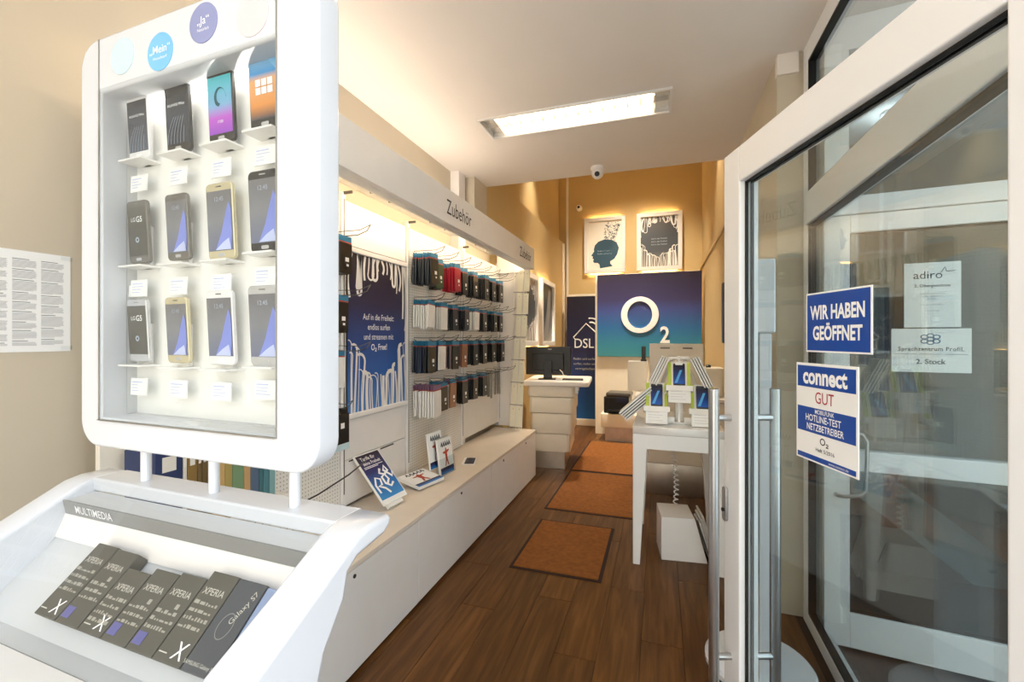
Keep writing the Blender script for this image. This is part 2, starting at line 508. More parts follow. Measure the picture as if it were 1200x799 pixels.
# ---- door_2: house entrance door in the recess
hn = math.hypot(.9945, .104)
HU = (.9945 / hn, -.104 / hn, 0)
HM = frame(HU, (0, 0, 1), (.755, 2.555, 0))
d2 = thing('door_2', 'white framed glass house entrance door with paper notices', None, mtx=HM, kind='structure')
def sub(o_, x): return x - .045
leaf(d2, 1.10, 2.09, .105, .085, .165, .06)
bx('mid_rail', (.105, .995, .865, .96, -.06, 0), 'white_frame', d2, .004)
bm = bmesh.new(); tube(bm, [(.05, .745, 0), (.05, .745, .03), (.075, .75, .05), (.135, .765, .055), (.155, .79, .055), (.158, 1.02, .055), (.14, 1.05, .055), (.07, 1.06, .05), (.05, 1.06, .03), (.05, 1.06, 0)], .0085, 10)
obj('handle', bm, 'brushed_steel', d2, smooth=True)
h2 = thing('window_2', 'transom pane and frame above the house door', None, mtx=HM, kind='structure')
bx('lintel', (-.0, 1.42, 2.092, 2.178, -.07, .01), 'white_frame', h2, .004)
bx('head_rail', (0, 1.42, CEIL - .16, CEIL, -.07, .01), 'white_frame', h2, .004)
for a, b in ((0, .1), (1.12, 1.22)):
    bx('post', (a, b, 2.178, CEIL - .16, -.07, .01), 'white_frame', h2, .004)
bx('post', (1.11, 1.42, 0, 2.092, -.07, .01), 'white_frame', h2, .004)
bx('pane', (.1, 1.12, 2.178, CEIL - .16, -.035, -.025), 'door_glass', h2)
# staircase, and a pleated sheet built for the drapery-like reflection in the glass
st = thing('staircase', 'dark stair with pale sloping side board behind the house door', 'stairs', (0, 0, 0))
for i in range(5):
    bx('step', (1.95 - .2 * (i + 1), 1.95 - .2 * i, 3.5, 4.3, 0, .17 * (i + 1)), 'hall_dark', st, .006)
bm = bmesh.new(); prism(bm, [(1.98, 0), (1.98, .14), (.95, .98), (.95, .68), (1.80, 0)], 'y', 3.45, 3.495); obj('side_board', bm, 'stair_blue', st, .004)
bm = bmesh.new(); prism(bm, [(1.795, 0), (.95, .675), (.95, 0)], 'y', 3.465, 3.495); obj('side_panel', bm, 'hall_dark', st)
cu_ = thing('reflection_folds', 'grey-brown pleated sheet standing in for drapery-like reflections in the house door', 'reflection stand-in', (0, 0, 0))  # solid folds in place of a reflection seen in the pane
bm = bmesh.new(); top = []; bot = []
for k in range(121):
    x_ = .86 + 1.28 * k / 120; y_ = 4.85 + .045 * math.sin(k * .9) + .02 * math.sin(k * .37)
    top.append(bm.verts.new((x_, y_, 2.55))); bot.append(bm.verts.new((x_ + .01 * math.sin(k * .5), y_ + .02 * math.sin(k * .8), .12)))
for k in range(120): bm.faces.new((top[k], top[k + 1], bot[k + 1], bot[k]))
obj('pleated_sheet', bm, 'reflection_cloth', cu_, smooth=True)
bm = bmesh.new(); cyl(bm, (.84, 4.85, 2.57), (2.16, 4.85, 2.57), .014, 12); obj('rail', bm, 'zinc', cu_)
hl = thing('added_hall_lamp', 'added white globe lamp that brightens the neighbouring hall', 'lamp', (1.5, 3.7, CEIL))  # lamp added to brighten the hall behind the house door
bm = bmesh.new(); lathe(bm, [(.07, -.02), (.075, -.01), (.075, 0)], 20); obj('mount', bm, 'white_lacquer', hl)
bm = bmesh.new(); bmesh.ops.create_uvsphere(bm, u_segments=20, v_segments=12, radius=.11); bmesh.ops.translate(bm, verts=bm.verts, vec=(0, 0, -.12)); obj('globe', bm, 'added_globe', hl, smooth=True)
struct(bx('trim_5', (.535, .72, .655, .735, 0, CEIL), 'white_frame', bevel=.005), 'white door jamb joining the shop door to the glazed side')

# ================================================================== PHONE DISPLAY KIOSK
KM = T((-.83, .585, 0)) @ Matrix.Rotation(math.radians(-2.03), 4, 'Z')
ki = thing('display_kiosk', 'tall white phone display stand with glass front case and sloping lower showcase', 'display stand', mtx=KM)
NX0, NX1, NZ0, NZ1, ND = -.253, .221, 1.339, 2.0, .066
me = curve_mesh([rrect(-.322, .312, 1.278, 2.112, .055, 8), [(NX0, NZ0), (NX0, NZ1), (NX1, NZ1), (NX1, NZ0)]], .05, .006, 4)
link('head_frame', me, 'white_gloss', ki, frame((1, 0, 0), (0, 0, 1), (0, .05, 0)))
bm = bmesh.new()     # niche lining: back plate and four sides
box(bm, NX0 - .012, NX1 - .01 + .012, ND, ND + .01, NZ0 - .012, NZ1 + .012)
obj('back_plate', bm, 'niche_white', ki)
bm = bmesh.new()
box(bm, NX0 - .012, NX0 - .001, .045, ND, NZ0 - .012, NZ1 + .012); box(bm, NX1 + .0, NX1 + .002, .03, ND, NZ0, NZ1)
box(bm, NX0, NX1, .045, ND, NZ0 - .012, NZ0 - .001); box(bm, NX0, NX1, .045, ND, NZ1 + .001, NZ1 + .012)
obj('niche_lining', bm, 'pale_grey', ki)
bm = bmesh.new(); box(bm, NX0 + .01, NX1 - .01, .046, .06, NZ1 - .006, NZ1 - .001)
obj('light_strip', bm, 'case_led', ki)
# glass front with a thin steel edge, and the printed header behind it
bx('front_glass', (NX0 - .004, NX1 + .004, -.004, .0, NZ0 - .004, NZ1 + .004), 'clear_glass', ki)
bm = bmesh.new()
box(bm, NX0 - .0045, NX0 - .003, -.002, .0, NZ0 - .006, NZ1 + .108); box(bm, NX1 + .003, NX1 + .0045, -.002, .0, NZ0 - .006, NZ1 + .108)
box(bm, NX0 - .003, NX1 + .003, -.005, .0, NZ0 - .006, NZ0 - .004)
obj('glass_edge', bm, 'zinc', ki)
M('bubble_pale', '#c9e0e5', 0.35); M('bubble_blue', '#79bdea', 0.35); M('bubble_lilac', '#8d93bd', 0.35); M('bubble_rose', '#dfd2d4', 0.35)
for cx, cz, r, mt, w1_, w2_ in ((-.182, 2.058, .036, 'bubble_pale', '', ''), (-.068, 2.041, .036, 'bubble_blue', '„Mein“', 'Wunschtarif'),
                             (.050, 2.066, .036, 'bubble_lilac', '„Ja“', 'Natürlich'), (.170, 2.050, .037, 'bubble_rose', '', '')):
    lp = [(px_, max(py_, NZ1 + .003)) for px_, py_ in ellipse(cx, cz, r, r, 40)]
    b_ = link('bubble_sticker', curve_mesh([lp], .0012), mt, ki, frame((1, 0, 0), (0, 0, 1), (0, 0, 0)))
    if w1_:
        words(w1_, .021, 'ink_white', b_, cx, cz + .004, .0016, bold=.002)
        words(w2_, .008, 'ink_white', b_, cx, cz - .012, .0016)
# posts between case and desk
for px_ in (-.184, .017, .219):
    bm = bmesh.new(); cyl(bm, (px_, .043, 1.2), (px_, .043, 1.31), .0095, 16); obj('post', bm, 'white_gloss', ki, smooth=False)
# lower desk
prof = [(.080, 1.199), (.072, 1.205), (.02, 1.205), (-.006, 1.199), (-.035, 1.184), (-.10, 1.150), (-.2, 1.10), (-.28, 1.058),
        (-.305, 1.035), (-.305, .985), (-.27, .955), (-.10, .945), (-.085, 1.02), (-.07, 1.068), (-.032, 1.12), (-.024, 1.155), (-.005, 1.168), (.06, 1.176), (.076, 1.186)][::-1]
for x0 in (-.372, .327):
    link('side_arm', curve_mesh([prof], .068, .008, 3), 'white_gloss', ki, frame((0, 1, 0), (0, 0, 1), (x0, 0, 0)))
bx('deck', (-.31, .335, .014, .079, 1.178, 1.205), 'white_gloss', ki, .004)
bm = bmesh.new(); prism(bm, [(-.033, 1.168), (.014, 1.172), (.014, 1.178), (-.033, 1.174)], 'x', -.306, .33); obj('upper_shelf', bm, 'pale_grey', ki)
bm = bmesh.new(); prism(bm, [(-.037, 1.176), (-.033, 1.176), (-.028, 1.148), (-.032, 1.148)], 'x', -.306, .33)
fs = obj('fascia', bm, 'grey_fascia', ki)
words('MULTIMEDIA', .022, 'ink_white', fs, 0, 0, 0, mtx=frame((1, 0, 0), (0, -.18, 1), (-.205, -.0362, 1.162)), bold=.004, sx=.92)
bm = bmesh.new(); prism(bm, [(-.033, 1.148), (-.027, 1.148), (-.042, 1.108), (-.049, 1.108)], 'x', -.306, .33); obj('tray_back', bm, 'white_lacquer', ki)
TA = (-.0436, 1.109); TB = (-.1336, 1.031)      # tray slope (y, z)
bm = bmesh.new(); prism(bm, [(-.040, 1.112), (-.150, 1.0165), (-.140, 1.007), (-.030, 1.103)], 'x', -.306, .33); obj('tray', bm, 'pale_grey', ki)
bm = bmesh.new(); prism(bm, [(-.140, 1.016), (-.178, 1.016), (-.178, .98), (-.140, .98)], 'x', -.306, .33); obj('tray_ledge', bm, 'pale_grey', ki)
bm = bmesh.new(); prism(bm, [(-.178, 1.01), (-.184, 1.022), (-.285, 1.022), (-.285, .975), (-.178, .975)], 'x', -.306, .33); obj('front_panel', bm, 'white_lacquer', ki)
gp = [(.012, 1.204), (-.006, 1.196), (-.035, 1.182), (-.10, 1.148), (-.2, 1.098), (-.285, 1.052)]
bm = bmesh.new()
for i in range(len(gp) - 1):
    (a, b), (c_, d_) = gp[i], gp[i + 1]
    quad(bm, [(-.304, a, b), (.327, a, b), (.327, c_, d_), (-.304, c_, d_)])
bmesh.ops.remove_doubles(bm, verts=bm.verts, dist=1e-5)
obj('glass_cover', bm, 'clear_glass', ki, smooth=True)
bx('column', (-.25, .26, -.24, -.10, .02, .96), 'white_gloss', ki, .02)
bx('foot_plate', (-.34, .36, -.30, .03, 0, .02), 'white_gloss', ki, .006)

# ---- phones in the case
gradient('scr_aqua', [(0, '#9a4fc8'), (.28, '#c05fd0'), (.5, '#7fb2dc'), (1, '#4fc7d4')], rough=.15)
gradient('scr_navy', [(0, '#2c3646'), (.5, '#3a4352'), (1, '#23262d')], rough=.15)
gradient('scr_slate', [(0, '#5c6472'), (.5, '#454a56'), (1, '#3a3d46')], rough=.15)
gradient('scr_tiles', [(0, '#3c4652'), (.22, '#e89a54'), (.6, '#eab07a'), (.7, '#4a9fe0'), (1, '#9fd0f0')], rough=.15)
gradient('scr_wave', [(0, '#6f7690'), (.5, '#84868c'), (1, '#77767a')], rough=.15)
gradient('scr_lg', [(0, '#4d4c47'), (1, '#5c5b55')], rough=.15)
M('wave_blue', '#8492dd', .2); M('wave_pale', '#c3cdf0', .2)
M('ph_black', '#1e2126', .25, coat=.4); M('ph_white', '#eceaea', .25, coat=.4); M('ph_gold', '#d9cfae', .25, .4); M('ph_grey', '#7f7d78', .25, .4); M('ph_silver', '#d5d6d8', .2, .5)
M('swirl', '#175a68', .2); M('line_pale', '#aab6c4', .3)
PHW, PHH, PHT = .066, .134, .008
ph_body = smooth_mesh(curve_mesh([rrect(-PHW / 2, PHW / 2, -PHH / 2, PHH / 2, .009)], PHT, .002, 2))
ph_scr = {}
def phone(label, col, rowz, body, scr, kind, big=1.0):
    cx = (-.21, -.088, .034, .146)[col]
    tilt = math.radians(-3)
    m = KM @ frame((1, 0, 0), (0, math.sin(tilt), math.cos(tilt)), (cx, .050, rowz)) @ Matrix.Diagonal((big, big, 1, 1))
    o = thing('smartphone', label, 'phone', mtx=m, group='phones in the display case')
    link('body', ph_body, body, o)
    s_ = bx('screen', (-.0305, .0305, -.051, .053, 0, .0006), scr, o, mtx=T((0, 0, PHT - .0001)))
    zt = .0012
    if kind == 'lg':
        words('LG', .012, 'ink_white', s_, -.011, .026, zt); words('G5', .017, 'ink_white', s_, .009, .026, zt, bold=.01)
        link('dial', curve_mesh([ellipse(0, -.017, .006, .006, 16), ellipse(0, -.017, .003, .003, 12)], .0003), 'line_pale', s_, T((0, 0, zt)))
    elif kind == 'huawei':
        words('HUAWEI P9lite', .0075, 'ink_white', s_, 0, .022, zt)
        bm = bmesh.new()
        for k in range(6):
            x_ = -.028 + k * .009
            pts = [(x_ + .0 + (j / 6) ** 2 * .03 * (1 - k / 9), -.05 + j * .01, zt) for j in range(6) if abs(x_ + (j / 6) ** 2 * .03) < .03]
            for a, b in zip(pts, pts[1:]):
                quad(bm, [(a[0], a[1], zt), (a[0] + .0008, a[1], zt), (b[0] + .0008, b[1], zt), (b[0], b[1], zt)])
        obj('wallpaper', bm, 'line_pale', s_)
    elif kind == 'swirl':
        lp = [(.018 * math.cos(t) * (1 - .09 * t), .012 + .024 * math.sin(t) * (1 - .09 * t)) for t in [k * .35 for k in range(14)]]
        inn = [(p[0] * .8 + .003, .012 + (p[1] - .012) * .78 + .002) for p in lp]
        link('wallpaper', curve_mesh([lp + inn[::-1]], .0003), 'swirl', s_, T((0, 0, zt)))
        words('17:00', .007, 'ink_white', s_, 0, -.03, zt)
    elif kind == 'tiles':
        for a in range(3):
            for b in range(2):
                bm = bmesh.new(); box(bm, -.017 + a * .013, -.006 + a * .013, -.012 + b * .013, -.001 + b * .013, zt, zt + .0002); obj('tile', bm, 'ink_white', s_)
        link('wallpaper', curve_mesh([[(.002, .052), (.03, .052), (.03, .02)]], .0003), 'bubble_blue', s_, T((0, 0, zt)))
    else:
        lp = [(-.012, -.05), (.026, -.05), (.0295, -.02), (.029, .02), (.024, .032), (.014, .008), (.004, -.02)]
        link('wallpaper', curve_mesh([lp], .0003), 'wave_blue', s_, T((0, 0, zt)))
        link('wallpaper', curve_mesh([[(-.012, -.05), (.026, -.05), (.022, -.03), (.006, -.038)]], .0003), 'wave_pale', s_, T((0, 0, zt + .0004)))
        words('12:45', .011, 'line_pale', s_, 0, .038, zt)
    link('earpiece', curve_mesh([rrect(-.007, .007, .0592, .0612, .0008, 2)], .0004), 'dark_metal' if body != 'ph_black' else 'ph_silver', o, T((0, 0, PHT)))
    link('home_button', curve_mesh([rrect(-.008, .008, -.0615, -.0555, .002, 3)], .0006), 'ph_silver' if body != 'ph_white' else 'paper', o, T((0, 0, PHT)))
    return o
ROWZ = (1.942, 1.722, 1.516)
phone('white phone with dark slate screen, top row of the white display case', 0, ROWZ[0], 'ph_white', 'scr_slate', 'huawei')
phone('black phone showing fine pale lines on its screen, top row of the display case', 1, ROWZ[0], 'ph_black', 'scr_navy', 'huawei', 1.04)
phone('black phone with aqua and purple screen, top row of the display case', 2, ROWZ[0], 'ph_black', 'scr_aqua', 'swirl', 1.02)
phone('large dark phone with orange and blue tiled screen, top row of the display case', 3, ROWZ[0] + .014, 'ph_black', 'scr_tiles', 'tiles', 1.12)
phone('dark grey phone with a small round dial, middle row of the display case', 0, ROWZ[1], 'ph_grey', 'scr_lg', 'lg', .97)
phone('slim grey phone with blue wave screen, middle row of the display case', 1, ROWZ[1], 'ph_grey', 'scr_wave', 'wave', .98)
phone('gold phone with blue wave screen, middle row of the display case', 2, ROWZ[1], 'ph_gold', 'scr_wave', 'wave', 1.08)
phone('black phone with blue wave screen, middle row of the display case', 3, ROWZ[1] + .008, 'ph_black', 'scr_wave', 'wave', 1.1)
phone('silver-edged phone with a small round dial, bottom row of the display case', 0, ROWZ[2], 'ph_silver', 'scr_lg', 'lg', .97)
phone('pale gold phone with blue wave screen, bottom row of the display case', 1, ROWZ[2], 'ph_gold', 'scr_wave', 'wave', .98)
phone('white phone with blue wave screen, bottom row of the display case', 2, ROWZ[2] + .004, 'ph_white', 'scr_wave', 'wave', 1.06)
phone('large pale silver phone with blue wave screen, bottom row of the display case', 3, ROWZ[2] + .006, 'ph_silver', 'scr_wave', 'wave', 1.1)
card_me = None
rown = ('top', 'middle', 'bottom')
for r_, rz in enumerate(ROWZ):
    for c_, cx in enumerate((-.21, -.088, .034, .146)):
        big = (1.0, 1.04, 1.05, 1.12)[c_]
        zs = rz - .067 * big - .008 + (.012 if c_ == 3 else 0)
        bm = bmesh.new(); box(bm, cx - .036, cx + .036, .026, ND, zs, zs + .004); obj('phone_shelf', bm, 'acrylic_white', ki, .001)
        bm = bmesh.new(); box(bm, cx - .012, cx + .012, .058, ND, zs, zs + .09); obj('phone_clip', bm, 'acrylic_white', ki, .001)
        tl = math.radians(2)
        cd = thing('price_card', 'small white price card under the %s row of phones in the case' % rown[r_], 'price tag', group='price cards of the %s phone row' % rown[r_],
                   mtx=KM @ frame((1, 0, 0), (0, math.sin(tl), math.cos(tl)), (cx, .046, rz - .118 + (.008 if c_ == 3 else 0))))
        bx('card', (-.026, .026, -.0175, .0175, 0, .002), 'paper', cd)
        bm = bmesh.new()
        box(bm, -.021, .006 + .01 * random.random(), .0085, .0105, .002, .0023)
        for k in range(3): box(bm, -.021, -.004 + .02 * random.random(), .003 - k * .006, .0042 - k * .006, .002, .0023)
        obj('print', bm, 'wave_pale', cd)
ex = thing('price_card', 'extra white price card beside the left card of the middle row', 'price tag', mtx=KM @ frame((1, 0, 0), (0, .02, .97), (-.233, .05, ROWZ[1] - .122)))
bx('card', (-.017, .017, -.012, .012, 0, .002), 'paper', ex)

# ---- phone boxes in the sloping tray
M('box_dark', '#57554d', .45, var=.05); M('box_slate', '#4d5156', .4, var=.05); M('box_blue', '#8c9dbd', .4); M('box_violet', '#62639a', .4); M('ink_pale', '#cfccc0', .5); M('box_print', '#a5a296', .5)
sl = Vector((0, TA[0] - TB[0], TA[1] - TB[1])).normalized()
BW, BL, BD = .0585, .119, .024
box_me = None
for i in range(8):
    xc = -.109 + .059 * i
    drop = (0, -.002, -.024, -.014, -.010, .003, .002, .0)[i]
    nrm = Vector((0, -sl.z, sl.y))
    base = Vector((xc, TB[0], TB[1])) + nrm * .001
    kindn = ('X', 'n', 'X', 'n', 'n', 'X', 'g', 'b')[i]
    lab = {0: 'dark phone box with large white X at the beige wall end of the tray', 1: 'dark phone box with violet corner print beside the wall end box of the tray',
           2: 'dark phone box with large white X sitting lower than its neighbours in the tray', 3: 'dark phone box with violet print right beside the low box with X',
           4: 'dark phone box with violet print between another violet one and a box with X', 5: 'dark phone box with large white X beside the plain slate box',
           6: 'slate grey phone box with a faint circle and slanted lettering in the tray', 7: 'pale blue phone box at the end of the tray against the white arm'}[i]
    bw = BW if i < 7 else .02
    if i == 7: xc -= .019
    base.x = xc
    o = thing('phone_box', lab, 'box', group='phone boxes in the sloping tray', mtx=KM @ frame((1, 0, 0), sl, base))
    Lb = BL + (drop if drop < 0 else drop)
    bx('carton', (-bw / 2 + .001, bw / 2 - .001, .002, Lb, 0, BD), {'g': 'box_slate', 'b': 'box_blue'}.get(kindn, 'box_dark'), o, .0015)
    z_ = BD + .0005
    if kindn in 'Xn':
        words('XPERIA', .0135, 'ink_pale', o, 0, Lb - .028, z_)
        bm = bmesh.new()
        if kindn == 'n':
            box(bm, .008, .015, Lb - .048, Lb - .041, z_, z_ + .0002)
        for k in range(4):
            y_ = Lb - .046 - k * .0105
            if kindn == 'n' and k == 0: continue
            x_ = -.024
            while x_ < .022:
                w_ = random.choice((.003, .004, .007, .010))
                box(bm, x_, min(x_ + w_, .024), y_, y_ + random.choice((.0025, .005, .004)), z_, z_ + .0002); x_ += w_ + .0025
        obj('spec_print', bm, 'box_print', o)
        if kindn == 'X':
            words('X', .03, 'ink_white', o, .012, .018, z_)
            bm = bmesh.new(); box(bm, -.024, -.008, .012, .0135, z_, z_ + .0002); obj('small_print', bm, 'ink_pale', o)
        else:
            bx('violet_patch', (-.025, -.006, .010, .026, z_ - .0002, z_ + .0001), 'box_violet', o)
    elif kindn == 'g':
        words('Galaxy S7', .012, 'ink_pale', o, 0, 0, 0, mtx=T((.012, Lb - .035, z_)) @ Matrix.Rotation(PI / 2.6, 4, 'Z'))
        link('ring', curve_mesh([ellipse(0, .06, .013, .017, 28), ellipse(0, .06, .0118, .0158, 28)], .0003), 'grey_fascia', o, T((0, 0, z_)))
        words('SAMSUNG Galaxy S7', .0065, 'ink_pale', o, -.002, .012, z_)
# printed price list on the left wall
pl = thing('wall_notice', 'large white printed price list in columns taped to the beige wall', 'notice', mtx=face_x((XL + .001, .655, 1.612)))
bx('sheet', (-.275, .275, -.155, .155, 0, .0015), 'paper', pl)
bm = bmesh.new()
bmd = bmesh.new()
for k_ in range(8):
    xr = .258 - k_ * .066
    y = .128
    while y > -.138:
        blk = random.randint(4, 11)
        box(bmd, xr - .056, xr - .056 + random.uniform(.03, .05), y, y + .0016, .0015, .0018); y -= .0040
        for k in range(blk):
            if y < -.138: break
            w_ = .056 - (random.random() * .03 if k == blk - 1 else random.random() * .004)
            box(bm, xr - .056, xr - .056 + w_, y, y + .0011, .0015, .0018); y -= .0030
        y -= .004
obj('printed_headings', bmd, 'ink_dark', pl)
obj('printed_text', bm, 'ink_grey', pl)
for sx_ in (-.27, .25):
    for sy_ in (-.15, .14): bx('tape', (sx_, sx_ + .03, sy_, sy_ + .012, .0012, .002), 'clear_acrylic', pl)

# ================================================================== LEFT WALL UNIT
XP = -1.74           # face of the back panels
wu = thing('shelving_unit', 'white accessory wall unit with pegboard panels, hooks and lit header', 'shelving', (0, 0, 0))
def pan(name, y0, y1, z0, z1, mat, t=.02, bev=.002, xf=XP):
    """upright panel facing +X; local x along the wall, y up"""
    bm = bmesh.new(); box(bm, -(y1 - y0) / 2, (y1 - y0) / 2, -(z1 - z0) / 2, (z1 - z0) / 2, -t, 0)
    return obj(name, bm, mat, wu, bev, 1, mtx=face_x((xf, (y0 + y1) / 2, (z0 + z1) / 2)))
pan('end_panel', .95, 1.085, .51, 2.28, 'cream_lacquer')
pan('pegboard', 1.12, 2.10, .51, 2.28, 'pegboard_white')
pan('top_panel', 2.14, 2.785, 2.045, 2.30, 'white_lacquer')
pan('lower_panel', 2.14, 2.785, .79, 1.02, 'white_lacquer')
lp_ = pan('lower_panel', 2.14, 2.785, .525, .785, 'white_lacquer')
for yy in (2.25, 2.56):
    bx('slot', (yy - .075, yy + .075, .772, .780, 0, .003), 'black_gasket', wu, mtx=face_x((XP - .001, 0, 0)))
pan('pegboard', 2.83, 3.72, .51, 2.30, 'pegboard_white')
pan('pegboard', 3.76, 4.70, 1.05, 2.30, 'pegboard_white')
pan('lower_panel', 3.76, 4.70, .56, 1.045, 'white_lacquer', xf=XP + .002)
for yy in (1.10, 2.12, 2.81, 3.74, 4.71):
    bx('upright', (XP - .03, XP + .012, yy - .015, yy + .015, .52, 2.34), 'white_lacquer', wu, .003)
    bx('upright_slot', (XP + .012, XP + .013, yy - .004, yy + .004, .6, 2.3), 'dark_metal', wu)
    bx('bracket', (XP, XP + .07, yy - .005, yy + .005, 2.325, 2.342), 'dark_metal', wu, .002)
bx('end_panel', (-1.84, -1.48, 4.712, 4.728, .52, 2.25), 'white_lacquer', wu, .003)
# header with light strip
hd = bx('header_fascia', (-1.36, -1.32, 1.12, 4.70, 2.25, 2.475), 'white_lacquer', wu, .002)
bx('header_return', (-1.42, -1.36, 1.12, 4.70, 2.25, 2.27), 'white_lacquer', wu, .002)
bx('header_top', (-1.84, -1.36, 1.12, 4.70, 2.44, 2.46), 'white_lacquer', wu, .002)
bx('header_end', (-1.74, -1.36, 4.66, 4.70, 2.22, 2.44), 'white_lacquer', wu, .002)
bx('light_strip', (-1.40, -1.365, 1.16, 4.64, 2.285, 2.30), 'led_strip', wu)
bx('added_uplight', (-1.74, -1.70, 1.2, 3.6, 2.462, 2.478), 'added_uplight_led', wu)  # hidden uplight added on the header to brighten the ceiling
for yy in (1.6, 2.35, 2.55, 3.1, 3.35, 4.0, 4.3):
    bx('header_stay', (-1.72, -1.40, yy - .006, yy + .006, 2.40, 2.43), 'zinc', wu)
for yy in (2.80, 4.375):
    words('Zubehör', .138, 'ink_dark', hd, 0, 0, 0, mtx=face_x((-1.3185, yy, 2.352)), sx=.80)
# hooks
def hook(y, z, L=.235):
    bm = bmesh.new()
    tube(bm, [(XP, y, z + .015), (XP + .03, y, z), (XP + L * .75, y, z), (XP + L, y, z + .018), (XP + L + .02, y, z + .045)], .0028, 6)
    tube(bm, [(XP, y, z + .028), (XP + L * .8, y, z + .026), (XP + L + .025, y, z + .05)], .0022, 6)
    o = obj('hook', bm, 'dark_metal', wu, smooth=True)
    return o
# ---- hanging packs
PC = {'k': ('#1d1b19', 'black'), 'd': ('#2b3036', 'dark grey'), 'n': ('#272c45', 'navy'), 'w': ('#eceae6', 'white'), 'r': ('#b01f35', 'red'),
      'b': ('#8d5a3d', 'brown'), 'p': ('#9a7f80', 'dusty pink'), 'g': ('#8d8a86', 'grey'), 'e': ('#2d4a2c', 'green edged'), 's': ('#cfd3d6', 'clear')}
for k_, (h_, _) in PC.items(): M('pack_' + k_, h_, .35, var=.06, coat=.25)
M('pack_blue', '#2f7fa6', .4); M('pack_red', '#b4493c', .4); M('pack_purple', '#8d6a86', .4)
pk_w, pk_h = .104, .17
def mbox(*d, bev=0.0):
    bm = bmesh.new(); box(bm, *d); return mesh(bm, bev, 1)
pk_body = mbox(-pk_w / 2, pk_w / 2, -.032 - pk_h, -.032, -.0055, .0055, bev=.002)
pk_head = mbox(-pk_w / 2, pk_w / 2, -.024, .006, -.0016, .0016)
pk_band = mbox(-pk_w / 2, pk_w / 2, -.033, -.025, -.0018, .0018)
pk_lab1 = mbox(-.004, .026, -.135, -.112, .005, .0056)
pk_lab2 = mbox(.006, .024, -.160, -.148, .005, .0056)
pk_strip = mbox(-.02, .02, -.24, -.006, -.002, .002)
nb = {'n': 0}
ROWN = ('top', 'second', 'third', 'lowest')
def pack(y, x, z, c, rown_, front, tilt=0.0, scale=1.0, hk='first'):
    nm = PC[c][1]
    m = face_x((x, y + random.uniform(-.004, .004), z)) @ Matrix.Rotation(tilt, 4, 'Z') @ Matrix.Diagonal((scale, scale, 1, 1))
    o = thing('phone_case_pack', '%s phone case pack on the %s hook from the poster, %s row' % (nm, hk, rown_), 'phone case', mtx=m,
              group='%s packs on the %s hook of the %s row' % (nm, hk, rown_))
    if c == 'g':
        link('body', pk_strip, 'pack_g', o); link('sticker', pk_lab2, 'paper', o); return o
    link('body', pk_body, 'pack_' + c, o)
    link('header_card', pk_head, 'pack_purple' if (rown_ == 'lowest' and c == 'w') else 'pack_blue', o)
    link('card_band', pk_band, 'pack_red', o)
    if front and c not in 'w':
        link('price_sticker', pk_lab1, 'paper', o); link('price_sticker', pk_lab2, 'paper', o)
    return o
HY = [2.90 + .2350 * k for k in range(8)]
RZ = (2.115, 1.775, 1.475, 1.155)
SETS = [['dddddddk', 'kkke', 'rrrrrr', 'kkkk', 'dkdk', 'gdddk'.replace('g', 'd'), 'kdkk', 'ddkk'],
        ['wwwwwww', 'wwwwww', 'dddkk', 'ddkdk', 'wwwww', 'kdkk', 'ddkdk', 'kdkk'],
        ['dndndkk', 'ndnnw', 'ppdpk', 'wppb', 'kdkk', 'ddkk', 'kdkk', 'ddkdk'],
        ['wwwwwwwww', 'dddddk', 'swwb', 'dkkk', 'dddk', 'dkdk', 'ggg', 'ggg']]
for r_ in range(4):
    for k_, y_ in enumerate(HY):
        s_ = SETS[r_][k_]
        hook(y_, RZ[r_])
        for i_, c_ in enumerate(s_):
            pack(y_, XP + .03 + .02 * i_ + random.uniform(-.002, .002), RZ[r_] - .004, c_, ROWN[r_], i_ == len(s_) - 1, random.uniform(-.06, .06), scale=(1.12, 1.0, 1.1, 1.1)[r_] * random.uniform(.96, 1.04), hk=('first', 'second', 'third', 'fourth', 'fifth', 'sixth', 'seventh', 'eighth')[k_])
for z_, s_, nm in ((2.06, 'ddkk', 'dark'), (1.735, 'kdk', 'dark'), (1.43, 'ww', 'white')):
    hook(2.03, z_)
    for i_, c_ in enumerate(s_):
        o = pack(2.03, XP + .03 + .02 * i_, z_ - .004, c_, 'top', i_ == len(s_) - 1, random.uniform(-.04, .04))
        o['label'] = '%s phone case pack on the hooks beside the blue cable poster, %s hook' % (PC[c_][1], {2.06: 'upper', 1.735: 'middle', 1.43: 'low'}[z_])
        o['group'] = '%s packs beside the cable poster, %s hook' % (PC[c_][1], {2.06: 'upper', 1.735: 'middle', 1.43: 'low'}[z_])
hook(2.03, 1.11, .12)
lb = thing('hanging_box', 'small black boxed gadget hanging low beside the panel with slots', 'box', mtx=face_x((XP + .06, 2.03, 1.10)))
bx('carton', (-.06, .06, -.185, -.02, -.012, .012), 'pack_k', lb, .002)
bx('header_card', (-.06, .06, -.02, .012, -.002, .002), 'pack_k', lb)
bx('sticker', (-.01, .02, -.10, -.07, .012, .0126), 'paper', lb)
bx('base_label', (-.06, .06, -.22, -.185, -.012, .012), 'bubble_pale', lb)

